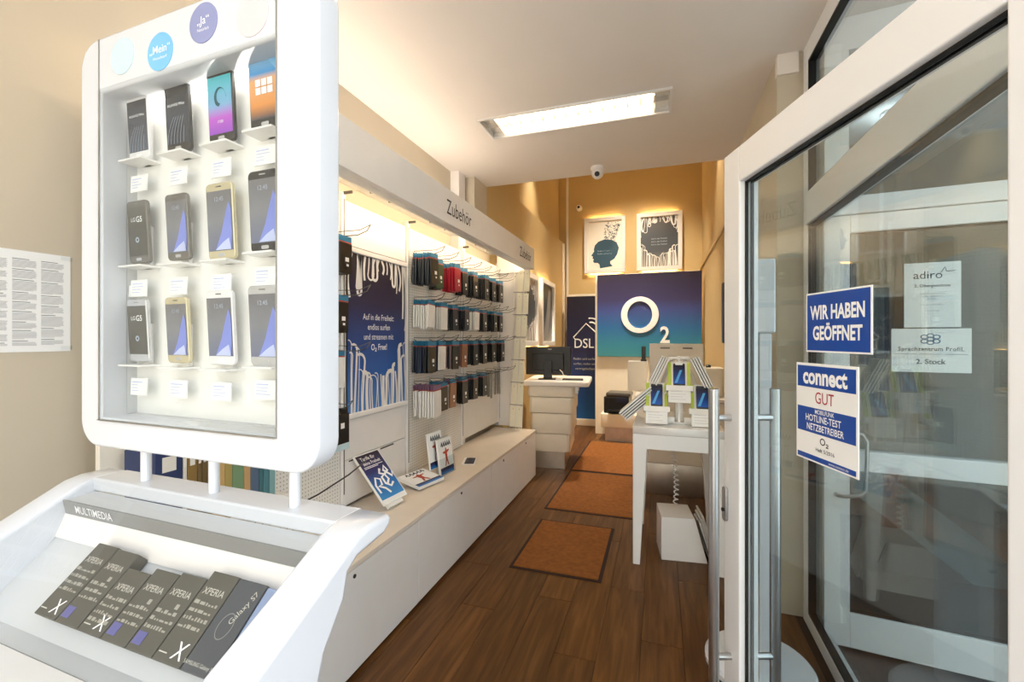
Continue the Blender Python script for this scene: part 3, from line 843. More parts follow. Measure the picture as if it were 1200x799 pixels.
# ---- poster with cables
gradient('poster_blue', [(0, '#4a86c8'), (.25, '#1f5aa6'), (.5, '#24407f'), (.68, '#2a2a4e'), (1, '#2a2226')], rough=.4)
gradient('poster_grey', [(0, '#8d867c'), (.3, '#4b5057'), (.6, '#3f444b'), (1, '#4b423b')], rough=.4)
def ribbons(w, h, seed):
    """hanging and rising white cables as flat printed ribbons"""
    rnd = random.Random(seed); bm = bmesh.new()
    def rib(pts, wd, z):
        L_, R_ = [], []
        for i, p in enumerate(pts):
            a = Vector(pts[max(0, i - 1)]); b = Vector(pts[min(len(pts) - 1, i + 1)])
            d = (b - a).normalized(); n = Vector((-d.y, d.x))
            q = Vector(p)
            cl_ = lambda v: (max(-w / 2, min(w / 2, v.x)), max(-h / 2, min(h / 2, v.y)), z)
            L_.append(bm.verts.new(cl_(q + n * wd))); R_.append(bm.verts.new(cl_(q - n * wd)))
        for i in range(len(L_) - 1): bm.faces.new((L_[i], R_[i], R_[i + 1], L_[i + 1]))
    z = .0006
    for k in range(17):      # curtain of cables from the top; longer at the sides
        t = k / 16 * 2 - 1 + rnd.uniform(-.05, .05)
        x_ = t * w * .48; ln = h * (.10 + .34 * abs(t) ** 2.6) * rnd.uniform(.75, 1.15)
        wd = w * rnd.choice((.007, .010, .016, .022))
        side = 1 if t < 0 else -1
        sw = w * rnd.uniform(.01, .05) * -side
        if abs(t) < .8 and rnd.random() < .5:
            r0 = w * rnd.uniform(.02, .05)
            pts = [(x_ + sw * (j / 10) ** 2, h / 2 - ln * j / 10) for j in range(11)]
            ex = pts[-1][0]
            pts += [(ex + r0 * (1 - math.cos(a)), h / 2 - ln - r0 * math.sin(a)) for a in (.5, 1.0, 1.57, 2.1, 2.6, 3.1)]
            ex = pts[-1][0]
            pts += [(ex + sw * .5 * (j / 8) ** 2, h / 2 - ln + ln * j / 8) for j in range(1, 9)]
        else:
            pts = [(x_ + sw * 1.4 * math.sin(j / 10 * 2.6), h / 2 - ln * j / 10) for j in range(11)]
        rib(pts, wd, z); z += .0001
    for k in range(22):     # cables rising from the foot, leaning to the sides
        t = k / 21 * 2 - 1 + rnd.uniform(-.04, .04)
        x_ = t * w * .48; ln = h * (.20 + .24 * abs(t) ** 1.5) * rnd.uniform(.7, 1.12)
        wd = w * rnd.choice((.006, .009, .014, .022))
        ph_ = rnd.random() * 6
        pts = [(x_ + math.sin(j * .25 + ph_) * w * .012 - t * w * .03 * (j / 10) ** 2, -h / 2 + ln * j / 10) for j in range(11)]
        if rnd.random() < .6:
            sgn = 1 if t > 0 else -1
            r0 = w * rnd.uniform(.03, .08)
            pts += [(pts[10][0] + sgn * r0 * (1 - math.cos(a)), -h / 2 + ln + r0 * math.sin(a)) for a in (.4, .8, 1.2, 1.6, 2.0)]
        rib(pts, wd, z); z += .0001
    return mesh(bm)
po = thing('cable_poster', 'tall blue poster with white cables hanging and rising around a slogan', 'poster', mtx=face_x((XP + .004, 2.46, 1.53)))
bx('print', (-.305, .305, -.475, .475, 0, .004), 'poster_blue', po)
link('cables', ribbons(.61, .95, 4), 'cable_white', po, T((0, 0, .004)))
for i, s_ in enumerate(('Auf in die Freiheit:', 'endlos surfen', 'und streamen mit')):
    words(s_, .054, 'ink_white', po, 0, .10 - i * .062, .006, sx=.82)
words('O₂ Free!', .056, 'ink_white', po, 0, -.09, .006, bold=.015, sx=.85)
bx('top_rail', (-.32, .32, .475, .505, 0, .02), 'white_lacquer', po, .004)
bx('bottom_rail', (-.32, .32, -.505, -.475, 0, .02), 'white_lacquer', po, .004)

# ---- low cabinets and their worktop
XF = -1.29
for i, (y0, y1) in enumerate(((1.095, 2.205), (2.205, 3.325), (3.325, 3.908), (3.908, 4.66))):
    lab = ('long white base cabinet beside the display kiosk', 'long white base cabinet under the leaning leaflets', 'short white base cabinet between the long one and the end cabinet', 'white end cabinet beside the stepped counter')[i]
    cb = thing('base_cabinet', lab, 'cabinet', (0, 0, 0), group='white base cabinets')
    bx('body', (XL + .1, XF - .02, y0 + .001, y1 - .001, .03, .478), 'white_lacquer', cb)
    bx('plinth', (XL + .1, XF - .03, y0 + .001, y1 - .001, 0, .03), 'black_gasket', cb)
    dr = bx('door', (XF - .019, XF, y0 + .0025, y1 - .0025, .018, .476), 'white_lacquer', cb, .002)
    bm = bmesh.new(); cyl(bm, (XF - .002, (y0 + y1) / 2, .445), (XF + .004, (y0 + y1) / 2, .445), .009, 14); obj('lock', bm, 'black_plastic', dr)
wt = thing('worktop', 'long pale worktop along the white base cabinets', 'worktop', (0, 0, 0))
bx('slab', (XL + .08, XF + .004, 1.09, 4.672, .48, .505), 'pale_top', wt, .003)

# ---- things on the worktop
gradient('leaf_blue', [(0, '#3d8fd0'), (.35, '#2466b0'), (.6, '#27306b'), (1, '#221d2c')], rough=.35)
lm = frame(Vector((.12, .991, .02)), Vector((-.677, .068, .735)), Vector((-1.488, 2.167, .549))) @ T((.10, 0, 0))
lf = thing('tariff_leaflet', 'blue tariff leaflet with white ribbon letters leaning tilted on the worktop', 'leaflet', mtx=lm)
bx('sheet', (-.10, .10, 0, .341, -.012, 0), 'paper', lf)
bx('foot', (-.06, .06, -.02, .02, -.04, -.013), 'acrylic_white', lf, .003)
bx('print', (-.094, .094, .03, .334, 0, .001), 'leaf_blue', lf)
words('Tarife für', .034, 'ink_white', lf, -.015, .305, .0018, bold=.01, sx=.9)
words('deine Freiheit', .032, 'ink_white', lf, -.002, .272, .0018, bold=.01, sx=.8)
bm = bmesh.new(); box(bm, -.08, .075, .248, .252, .0012, .0016); box(bm, -.08, .03, .239, .243, .0012, .0016); obj('small_print', bm, 'ink_white', lf)
bm = bmesh.new()
tube(bm, [(-.07, .08, .002), (-.075, .14, .002), (-.05, .19, .002), (-.02, .17, .002), (-.03, .13, .002), (-.06, .13, .002), (-.02, .1, .002), (0.0, .06, .002)], .010, 6)
tube(bm, [(.01, .12, .003), (.04, .15, .003), (.03, .19, .003), (0, .18, .003), (0, .13, .003), (.03, .1, .003), (.06, .12, .003)], .010, 6)
tube(bm, [(.02, .24, .004), (0, .21, .004), (.03, .19, .004), (.07, .21, .004), (.06, .25, .004), (.04, .22, .004), (.08, .16, .004), (.1, .19, .004)], .010, 6)
o_ = obj('ribbon_letters', bm, 'ink_white', lf, mtx=Matrix.Diagonal((1, .9, .15, 1)))
bm = bmesh.new(); tube(bm, [(-1.60, 1.55, .72), (-1.58, 1.75, .74), (-1.56, 1.95, .78), (-1.60, 2.15, .80)], .004, 8)
o_ = obj('leash_cable', bm, 'black_plastic', smooth=True); tag(o_, 'thin black leash cable running to the blue leaflet', 'cable')
# stacked magazines
mg = thing('magazine_rack', 'clear acrylic leaflet holder standing on the pale worktop', 'leaflet holder', mtx=frame(Vector((.26, .96, 0)), Vector((-.16, -.08, .98)), (-1.485, 2.94, .513)))
bx('back', (-.085, .085, 0, .26, -.03, -.027), 'clear_acrylic', mg)
bx('front', (-.085, .085, 0, .12, .012, .015), 'clear_acrylic', mg)
bx('base', (-.085, .085, 0, .004, -.03, .02), 'clear_acrylic', mg)
M('brick_red', '#b5472c', .5)
def figure_cover(parent, w, h, z):
    for i in range(5):
        bm = bmesh.new(); tube(bm, [(-w * .3 + i * w * .14, h * .80, z), (-w * .26 + i * w * .14, h * .92, z), (-w * .2 + i * w * .14, h * .78, z)], .0035, 5)
        obj('scribble', bm, 'ink_dark', parent, mtx=Matrix.Diagonal((1, 1, 1, 1)))
    f = [(-.02, .06), (-.008, .11), (-.012, .15), (-.035, .155), (-.035, .165), (-.006, .17), (-.004, .19), (.006, .19), (.008, .172), (.035, .175), (.036, .166), (.012, .152), (.012, .11), (.024, .062), (.014, .06), (.002, .1), (-.010, .058)]
    link('figure', curve_mesh([[(a * w / .16, b * h / .26) for a, b in f]], .0006), 'brick_red', parent, T((0, 0, z)))
    bx('blue_band', (-w / 2 + .004, w / 2 - .004, .004, h * .2, z - .0005, z + .0003), 'leaf_blue', parent)
def magazine(label, m, w=.155, h=.255, t=.02):
    o = thing('magazine', label, 'magazine', mtx=m)
    bx('pages', (-w / 2, w / 2, 0, h, -t, 0), 'paper', o, .001)
    figure_cover(o, w, h, .0012)
    return o
rm = frame(Vector((.26, .96, 0)), Vector((-.16, -.08, .98)), (-1.485, 2.94, .512))
magazine('white magazine with a red figure standing in front in the leaflet holder', rm @ T((0, 0, .008)))
magazine('white magazine standing behind and above another in the leaflet holder', rm @ T((-.055, .055, -.03)), t=.012)
magazine('white magazine with a red figure lying flat and tilted on the worktop', frame(Vector((.22, .97, 0)), Vector((-.93, .20, .16)), (-1.455, 2.66, .535)), .25, .20, .02)
fl = thing('small_flyer', 'small dark printed flyer lying flat on the worktop behind the leaflet holder', 'flyer', (-1.47, 3.3, .506), .3)
bx('sheet', (-.05, .05, -.10, .10, 0, .003), 'paper', fl)
bx('print', (-.03, .045, -.09, .09, .003, .0034), 'ink_navy', fl)
# shelf of folders behind the kiosk
sh = thing('folder_shelf', 'white shelf holding coloured folders behind the display kiosk', 'shelf', (0, 0, 0))
bx('board', (XP + .012, -1.55, 1.13, 1.56, .80, .815), 'white_lacquer', sh, .002)
FC = [('#2c3a63', .09), ('#e5ddd0', .015), ('#8d6f3a', .035), ('#6f5a35', .018), ('#6f5a35', .018), ('#8d7846', .02), ('#cda96a', .05), ('#b09a5a', .03), ('#79966f', .05), ('#c59e6c', .03), ('#56697f', .04), ('#3d6a6f', .02), ('#4e7e86', .03), ('#7fa6a6', .03)]
FN = ['wide navy', 'thin off-white', 'wide dark ochre', 'thin brown', 'thin brown', 'thin olive brown', 'wide sand', 'mustard', 'sage green', 'tan', 'slate blue', 'thin dark teal', 'teal', 'pale teal']
yy = 1.0
for i, (h_, w_) in enumerate(FC):
    M('folder_%d' % i, h_, .5)
    o = thing('folder', '%s folder in the row of coloured folders behind the display kiosk' % FN[i], 'folder', (-1.63, yy + w_ / 2, .815), group='folders behind the kiosk')
    bx('cover', (-.075, .075, -w_ / 2 + .001, w_ / 2 - .001, 0, .31), 'folder_%d' % i, o, .002)
    bx('label', (.075, .0756, -w_ / 4, w_ / 4, .24, .29), 'paper_warm', o)
    yy += w_
for v in sh.children[0].data.vertices:
    if v.co.y < 1.3: v.co.y -= .15

# ---- card rack at the end of the wall unit
cr = thing('card_rack', 'tall leaning white rack with two columns of pale cards on wire rails', 'rack', mtx=frame((1, 0, 0), (.055, .02, 1), (-1.50, 4.60, .506)))
for x_ in (-.07, .0, .07):
    bx('rod', (x_ - .004, x_ + .004, 0, 1.74, -.004, .004), 'white_lacquer', cr)
for i in range(7):
    y_ = .02 + i * .245
    bx('rail', (-.075, .075, y_, y_ + .008, -.006, .006), 'zinc', cr)
M('card_cream', '#f1ecd6', .5)
for i in range(7):
    for j in range(2):
        o = thing('rack_card', 'pale card in the leaning rack, %s tier up from the worktop' % ('first', 'second', 'third', 'fourth', 'fifth', 'sixth', 'topmost')[i], 'card', group='cards of rack tier %d' % (i + 1),
                  mtx=frame((1, 0, 0), (.055, .02, 1), (-1.50, 4.60, .506)) @ T((-.035 + j * .07, .03 + i * .245, .006)))
        bx('card', (-.031, .031, 0, .225, 0, .002), 'card_cream', o)
        bx('punch_mark', (-.004, .004, .19, .198, .002, .0024), 'ink_grey', o)

# ================================================================== REAR OF THE SHOP
# stepped counter
ct = thing('sales_counter', 'white sales counter with four stepped tiers on a steel plinth', 'counter', (-1.16, 4.93, 0), math.radians(6))
def tier(x0, x1, y0, y1, z0, z1, mat='cream_lacquer', r=.05):
    me_ = curve_mesh([rrect(x0, x1, y0, y1, r)], z1 - z0, .008, 2)
    me_.transform(T((0, 0, z0)))
    return link('tier', me_, mat, ct)
tier(-.30, .24, 0, .75, .83, .955)
tier(-.285, .225, .012, .74, .645, .825)
tier(-.27, .21, .024, .73, .41, .64)
tier(-.25, .185, .04, .72, .20, .405)
bx('plinth', (-.23, .125, .075, .68, 0, .205), 'plinth_steel', ct, .004)
link('top', curve_mesh([rrect(-.35, .40, -.05, .80, .06)], .055, .012, 3), 'white_lacquer', ct, T((0, 0, .955)))
bm = bmesh.new(); box(bm, .24, .275, .05, .09, .87, .955); obj('bracket', bm, 'zinc', ct)
CTOP = 1.01
mo = thing('computer_monitor', 'black computer monitor seen from behind on the stepped counter', 'monitor', (-1.285, 5.20, CTOP), math.radians(8))
bx('shell', (-.27, .27, -.012, .03, .05, .385), 'black_plastic', mo, .008)
bx('rear_housing', (-.19, .19, -.04, -.01, .10, .31), 'black_plastic', mo, .012)
bx('screen', (-.26, .26, .03, .032, .06, .375), 'ink_navy', mo)
bx('stand_neck', (-.05, .05, -.075, -.038, .01, .22), 'black_plastic', mo, .006)
bx('stand_foot', (-.11, .11, -.12, .08, 0, .012), 'black_plastic', mo, .005)
words('ASUS', .02, 'ink_white', mo, 0, 0, 0, mtx=face_y((0.02, -.0125, .355)))
kb = thing('keyboard', 'dark keyboard lying on the stepped counter beside the monitor', 'keyboard', (-.98, 5.16, CTOP), math.radians(8))
bx('base', (-.12, .12, -.05, .06, 0, .012), 'black_plastic', kb, .003)
for i in range(9):
    for j in range(4): bx('key', (-.114 + i * .0255, -.092 + i * .0255, -.044 + j * .025, -.023 + j * .025, .012, .016), 'dark_metal', kb)
ms = thing('cable_adapter', 'small white cable adapter behind the monitor on the counter', 'adapter', (-1.13, 5.07, CTOP))
bx('plug', (-.03, .03, -.015, .015, 0, .03), 'white_lacquer', ms, .004)
bm = bmesh.new(); tube(bm, [(.03, 0, .015), (.06, .01, .05), (.04, .03, .09), (.0, .06, .12)], .004, 6); obj('lead', bm, 'white_lacquer', ms)

# roll-up banner
gradient('banner_blue', [(0, '#0f5aa0'), (.3, '#183f86'), (.55, '#1a1f4a'), (1, '#1b1830')], rough=.5)
bn = thing('roll_up_banner', 'dark blue roll-up banner with white house and DSL lettering', 'banner', mtx=face_y((-1.17, 7.70, 0)))
bx('print', (-.40, .40, .11, 2.22, 0, .006), 'banner_blue', bn)
bx('top_bar', (-.405, .405, 2.22, 2.26, -.008, .014), 'cream_lacquer', bn, .004)
bx('cassette', (-.42, .42, 0, .11, -.09, .09), 'pale_top', bn, .01)
words('DSL', .23, 'ink_white', bn, -.10, 1.40, .008, bold=.004, sx=.9)
bm = bmesh.new(); tube(bm, [(-.28, 1.51, .01), (-.06, 1.75, .01), (.16, 1.55, .01)], .012, 6); tube(bm, [(-.28, 1.51, .01), (-.24, 1.47, .01)], .01, 6)
obj('roof_line', bm, 'ink_white', bn)
for r_ in (.13, .2):
    bm = bmesh.new(); tube(bm, [(.02 + r_ * math.cos(a), 1.64 + r_ * math.sin(a), .01) for a in [math.radians(20 + 10 * k) for k in range(9)]], .013, 6); obj('signal_arc', bm, 'ink_white', bn)
for i, s_ in enumerate(('Reden und surfen,', 'surfen, reden und', 'vertragslaufzeit')):
    words(s_, .055, 'pale_grey', bn, -.08, 1.14 - i * .085, .008)
bm = bmesh.new()
words('o', .12, 'ink_white', bn, .30, .22, .008)

# partition panel and illuminated sign
pp = thing('partition_panel', 'cream partition panel standing behind the counters', 'panel', mtx=face_y((-.21, 7.06, 0)))
bx('board', (-.775, .76, 0.0, 2.49, -.06, 0), 'cream_lacquer', pp, .004)
gradient('sign_grad', [(0, '#3f8f9c'), (.12, '#2f869f'), (.34, '#2166a0'), (.55, '#3a4a8c'), (.68, '#35305e'), (1, '#2b2238')], rough=.4)
sg = thing('brand_sign', 'large blue gradient wall sign with white O and small 2', 'sign', mtx=face_y((-.205, 7.055, 1.85)))
bx('panel', (-.74, .765, -.635, .63, 0, .05), 'sign_grad', sg, .003)
link('letter_o', curve_mesh([ellipse(-.105, .0, .275, .275, 56), ellipse(-.105, .0, .18, .205, 48)], .02, .002), 'ink_white', sg, T((0, 0, .05)))
words('2', .34, 'ink_white', sg, .255, -.315, .051, bold=.018, depth=.02, sx=.85, name='digit_2')

# framed pictures
def framed(name, label, m, w, h, fw=.065):
    o = thing(name, label, 'picture', mtx=m)
    bm = bmesh.new()
    me_ = curve_mesh([[(-w / 2, -h / 2), (w / 2, -h / 2), (w / 2, h / 2), (-w / 2, h / 2)], [(-w / 2 + fw, -h / 2 + fw), (-w / 2 + fw, h / 2 - fw), (w / 2 - fw, h / 2 - fw), (w / 2 - fw, -h / 2 + fw)]], .06, .004, 1)
    link('frame', me_, 'white_lacquer', o, T((0, 0, .035)))
    bm.free()
    bm = bmesh.new()
    box(bm, -w / 2 + .08, w / 2 - .08, h / 2 - .022, h / 2 - .006, .006, .022); box(bm, -w / 2 + .08, w / 2 - .08, -h / 2 + .006, -h / 2 + .022, .006, .022)
    obj('light_strip', bm, 'led_warm', o)
    bx('back_box', (-w / 2 + .05, w / 2 - .05, -h / 2 + .05, h / 2 - .05, 0, .05), 'cream_lacquer', o)
    return o
p1 = framed('framed_picture', 'lit framed print of a blue head silhouette breaking into birds', face_y((-.96, YB, 3.155)), .72, .99)
bx('print', (-.295, .295, -.43, .43, .05, .056), 'paper_warm', p1)
gradient('head_blue', [(0, '#274a5e'), (.5, '#2c4f63'), (1, '#1c2b33')], rough=.5)
hp = [(-.08, -.41), (.14, -.38), (.10, -.33), (.10, -.29), (.17, -.25), (.22, -.17), (.25, -.06), (.21, .04), (.12, .09), (0, .105), (-.11, .07), (-.17, .01), (-.19, -.06), (-.185, -.10), (-.235, -.17), (-.225, -.185), (-.205, -.19), (-.215, -.225), (-.19, -.24), (-.205, -.275), (-.185, -.305), (-.12, -.31), (-.09, -.34)]
link('head_print', curve_mesh([[(a, b) for a, b in hp]], .001), 'head_blue', p1, T((0, 0, .056)))
bm = bmesh.new(); rnd = random.Random(3)
for k in range(230):
    t_ = rnd.random()
    x_ = -.02 + .27 * rnd.random() * (.5 + .5 * t_) + .03 * t_; y_ = -.12 + .52 * t_ + rnd.uniform(-.05, .05)
    s_ = rnd.uniform(.010, .030); a_ = rnd.random() * 6.28
    c_, n_ = math.cos(a_) * s_, math.sin(a_) * s_
    if abs(x_) < .27 and y_ < .41: bm.faces.new([bm.verts.new((x_ + q[0], y_ + q[1], .0585)) for q in ((c_, n_), (-n_ * .4, c_ * .5), (-c_, -n_))])
o_ = obj('bird_print', bm, 'head_blue', p1); o_['kind'] = 'stuff'
for i in range(2): words('Reden und surfen', .035, 'line_pale', p1, .0, -.10 - i * .05, .058)
p2 = framed('framed_picture', 'lit framed dark print with pale cables like a curtain', face_y((-.035, YB, 3.16)), .74, .99)
bx('print', (-.305, .305, -.43, .43, .05, .056), 'poster_grey', p2)
link('cables', ribbons(.61, .86, 9), 'cable_white', p2, T((0, 0, .056)))
for i in range(3): words('Auf in die Freiheit', .036, 'line_pale', p2, 0, .05 - i * .05, .0585)
p3 = framed('framed_picture', 'framed dark cable print on the left rear wall beside the card rack', face_x((-1.69, 5.56, 1.87)), .74, .95)
bx('print', (-.305, .305, -.41, .41, .05, .056), 'poster_grey', p3)
link('cables', ribbons(.61, .82, 11), 'cable_white', p3, T((0, 0, .056)))
p4 = framed('framed_picture', 'framed dark print with slanting grey shape on the left rear wall', face_x((-1.69, 6.52, 1.87)), .80, .97)
bx('print', (-.335, .335, -.42, .42, .05, .056), 'poster_grey', p4)
link('shape_print', curve_mesh([[(-.2, -.36), (.02, -.4), (.2, .0), (.25, .36), (.12, .38), (.0, .05)]], .001), 'grey_fascia', p4, T((0, 0, .056)))

# low bench with printer
be = thing('low_bench', 'low cream bench with steel plinth under the printer', 'bench', (-.62, 6.55, 0))
link('slab', curve_mesh([rrect(-.22, .75, 0, .48, .04)], .20, .015, 3), 'cream_lacquer', be, T((0, 0, .205)))
bx('plinth', (-.16, .65, .05, .45, 0, .205), 'plinth_steel', be, .003)
pr = thing('printer', 'black office printer standing on the low cream bench', 'printer', (-.60, 6.75, .405), math.radians(-4))
bx('body', (-.19, .17, -.16, .18, 0, .24), 'black_plastic', pr, .015)
bx('lid', (-.16, .19, -.15, .17, .24, .30), 'dark_metal', pr, .02)
bx('control_panel', (.0, .15, -.166, -.155, .16, .23), 'ink_navy', pr, .002)
bx('paper_tray', (-.12, .12, -.23, -.155, .03, .055), 'black_plastic', pr, .004)
# right hand counter behind the table
rc = thing('rear_counter', 'cream counter with curved steel plinth behind the white table', 'counter', (.11, 4.50, 0))
me_ = curve_mesh([rrect(-.30, .47, 0, .62, .07)], .30, .004, 1); link('plinth', me_, 'plinth_steel', rc)
me_ = curve_mesh([rrect(-.34, .48, -.03, .65, .07)], .60, .012, 2); link('body', me_, 'cream_lacquer', rc, T((0, 0, .302)))
bx('top', (-.36, .48, -.05, .66, .905, .94), 'white_lacquer', rc, .008)
sp = thing('counter_screen', 'white upright privacy panel with two slots on the rear counter', 'panel', mtx=face_y((.135, 4.62, .94)))
me_ = curve_mesh([[(-.245, 0), (.245, 0), (.245, .505), (-.245, .505)], rrect(-.145, -.055, .455, .468, .005, 3), rrect(.06, .15, .455, .468, .005, 3)], .03, .004, 1)
link('panel', me_, 'cream_lacquer', sp)
for a_, b_ in ((-.145, -.055), (.06, .15)): bx('slot_backing', (a_, b_, .45, .47, .004, .01), 'dark_metal', sp)
vb = thing('ventilated_box', 'small cream side box behind the counter panel', 'box', (-.24, 5.0, .94)); 
bx('case', (-.10, .10, -.1, .1, 0, .30), 'cream_lacquer', vb, .006); bx('lid', (-.10, .10, -.1, .1, .30, .31), 'white_lacquer', vb, .002)
hs = thing('desk_phone', 'black handset standing on the cream side box', 'phone', (-.18, 5.0, 1.25))
bx('cradle', (-.03, .03, -.03, .03, 0, .02), 'black_plastic', hs, .004); bx('handset', (-.022, .022, -.005, .015, .015, .16), 'black_plastic', hs, .006)
cb2 = thing('storage_bin', 'rounded cream storage bin on the rear counter against the right wall', 'bin', (.44, 4.78, .94))
link('shell', curve_mesh([rrect(-.13, .13, -.13, .13, .05)], .27, .01, 2), 'cream_lacquer', cb2)
bm = bmesh.new(); lathe(bm, [(.02, .27), (.024, .275), (.024, .29), (.012, .30)], 14); obj('knob', bm, 'black_plastic', cb2)
wp = thing('wall_panel', 'dark edged narrow mirror panel hung on the right rear wall', 'panel', mtx=frame((0, -1, 0), (0, 0, 1), (XR, 4.9, 1.75)))
bx('frame', (-.06, .06, -.3, .3, 0, .02), 'black_plastic', wp, .003)
bx('face', (-.05, .05, -.29, .29, .02, .022), 'dark_metal', wp)

# ================================================================== FLOOR MATS
for lab, (x0, x1, y0, y1) in (('small square brown door mat on the wood floor by the table leg', (-.945, -.348, 2.755, 3.57)),
                              ('long brown floor mat between the two other mats', (-.977, -.16, 3.80, 4.97)),
                              ('dark brown floor mat beside the steel plinth of the counter', (-.985, -.16, 5.0, 6.5))):
    o = thing('floor_mat', lab, 'mat', ((x0 + x1) / 2, (y0 + y1) / 2, 0), group='brown floor mats')
    w_, l_ = (x1 - x0) / 2, (y1 - y0) / 2
    bx('rubber_edge', (-w_, w_, -l_, l_, 0, .004), 'mat_rubber', o, .001)
    bx('carpet', (-w_ + .022, w_ - .022, -l_ + .022, l_ - .022, .004, .009), 'mat_carpet', o, .002)

# ================================================================== WHITE TABLE
tb = thing('display_table', 'white lacquered table with tapered square legs', 'table', (-.18, 3.06, 0))
TW, TD, TH = .56, .72, .915
me_ = curve_mesh([[(0, 0), (TW, 0), (TW, TD), (0, TD)]], .05, .004, 2); link('tabletop', me_, 'table_white', tb, T((0, 0, TH - .05)))
bm = bmesh.new()
box(bm, .05, TW - .05, .001, .04, TH - .145, TH - .05); box(bm, .05, TW - .05, TD - .04, TD - .001, TH - .145, TH - .05)
box(bm, .001, .04, .05, TD - .05, TH - .145, TH - .05); box(bm, TW - .04, TW - .001, .05, TD - .05, TH - .145, TH - .05)
obj('apron', bm, 'table_white', tb)
for sx_ in (0, 1):
    for sy_ in (0, 1):
        bm = bmesh.new()
        a, b = .095, .045
        def ring(wd, z):
            x0, y0 = (0.0005, 0.0005)
            q = [(x0, y0), (x0 + wd, y0), (x0 + wd, y0 + wd), (x0, y0 + wd)]
            return [bm.verts.new((TW - u_ if sx_ else u_, TD - v_ if sy_ else v_, z)) for u_, v_ in q]
        r0 = ring(b, 0); r1 = ring(a, TH - .05)
        bm.faces.new(r0); bm.faces.new(r1)
        for i in range(4): bm.faces.new((r0[i], r0[(i + 1) % 4], r1[(i + 1) % 4], r1[i]))
        obj('leg', bm, 'table_white', tb, .004)

# phone display tree on the table
TT = TH
dt = thing('phone_display_tree', 'white tiered acrylic phone display with brochure wings on the table', 'display', mtx=T((.115, 3.32, TT)))
bx('foot', (-.19, .19, -.10, .14, 0, .015), 'acrylic_white', dt, .004)
bx('front_rail', (-.17, -.03, -.115, -.10, .015, .05), 'acrylic_white', dt, .003); bx('front_rail', (.03, .17, -.115, -.10, .015, .05), 'acrylic_white', dt, .003)
bx('stem', (-.025, .025, -.06, -.02, .015, .42), 'acrylic_white', dt, .004)
bm = bmesh.new(); prism(bm, [(-.105, .015), (.02, .015), (.045, .28), (-.0, .46), (-.045, .46), (-.06, .28)], 'x', -.008, .008); obj('rib', bm, 'acrylic_white', dt, .002)
for s_ in (-1, 1):
    bm = bmesh.new(); tube(bm, [(s_ * .03, .03, .44), (s_ * .09, .03, .32), (s_ * .17, .03, .08), (s_ * .19, .03, .015)], .010, 8); obj('arm', bm, 'acrylic_white', dt)
bx('cap', (-.07, .07, -.0, .05, .435, .455), 'acrylic_white', dt, .003)
gradient('scr_lit', [(0, '#1d5fc0'), (.4, '#123a86'), (.75, '#101d4a'), (1, '#0d1024')], rough=.15)
M('wave_cyan', '#4fa8e8', .3)
tl = math.radians(20)
for lab, px_, py_, pz_, tilt_z in (('lit phone on the upper tier of the white display tree', .0, -.075, .335, 0), ('lit phone on the lower tier of the display tree beside the fanned brochures', -.145, -.085, .19, 0), ('lit phone on the lower tier of the display tree beside the steel pull bar', .145, -.085, .185, 0)):
    base = T((.115, 3.32, TT)) @ frame((1, 0, 0), (0, math.sin(tl), math.cos(tl)), (px_, py_, pz_))
    loc_ = frame((1, 0, 0), (0, math.sin(tl), math.cos(tl)), (px_, py_, pz_))
    bx('lime_card', (-.072, .072, -.085, .09, -.014, -.008), 'lime', dt, .002, mtx=loc_)
    bx('card_surround', (-.05, .05, -.085, .09, -.0085, -.0065), 'acrylic_white', dt, .001, mtx=loc_)
    bx('holder', (-.085, .085, -.12, -.082, -.016, .03), 'acrylic_white', dt, .003, mtx=loc_)
    pc_ = thing('table_price_card', 'white price card below the ' + lab[4:].replace(' of the display tree', '').replace(' white', ''), 'price tag', mtx=base @ T((0, -.14, .022)), group='price cards on the display tree')
    bx('card', (-.07, .07, -.06, .03, 0, .003), 'paper', pc_); bm = bmesh.new()
    for k in range(4): box(bm, -.055, .02 + .02 * (k % 2), .015 - k * .018, .018 - k * .018, .003, .0034)
    obj('print', bm, 'pale_grey', pc_)
    o = thing('smartphone', lab, 'phone', mtx=base, group='phones on the display tree')
    link('body', smooth_mesh(curve_mesh([rrect(-.038, .038, -.078, .078, .008)], .008, .002, 2)), 'ph_black', o)
    s2 = bx('screen', (-.035, .035, -.066, .066, .008, .0086), 'scr_lit', o)
    link('wallpaper', curve_mesh([[(-.03, -.06), (-.012, -.06), (.02, .03), (.005, .03)]], .0004), 'wave_cyan', s2, T((0, 0, .0088)))
# fanned brochures
def brochure(label, group, m, w=.10, h=.21, c='paper'):
    o = thing('brochure', label, 'brochure', mtx=m, group=group)
    bx('pages', (-w / 2, w / 2, 0, h, -.010, 0), c, o, .001)
    bx('cover', (-w / 2 + .003, w / 2 - .003, .004, h - .004, 0, .0012), random.choice(('grey_fascia', 'ink_dark', 'dark_metal', 'paper_warm')), o)
    return o
DTM = T((.115, 3.32, TT))
v_ = Vector((.74, 0, .67)); n_ = Vector((.67, 0, -.74))
for i in range(5):
    brochure('brochure of the lower fan leaning out from the display tree towards the mats', 'lower fan of brochures',
             DTM @ frame(Vector((0, -1, 0)), v_, Vector((-.40, -.02 + .008 * i, .055)) + n_ * .017 * i), .15, .29 - .012 * i)
bm = bmesh.new(); q_ = Vector((-.40, 0, .055)) + n_ * .092
prism(bm, [(q_.x + .16, q_.z + .145), (q_.x + .26, q_.z + .2355), (q_.x + .264, q_.z + .229), (q_.x + .164, q_.z + .138)], 'y', -.08, .06); obj('brochure_wing', bm, 'acrylic_white', dt)
v_ = Vector((.42, 0, .9)); n_ = Vector((-.9, 0, .42))
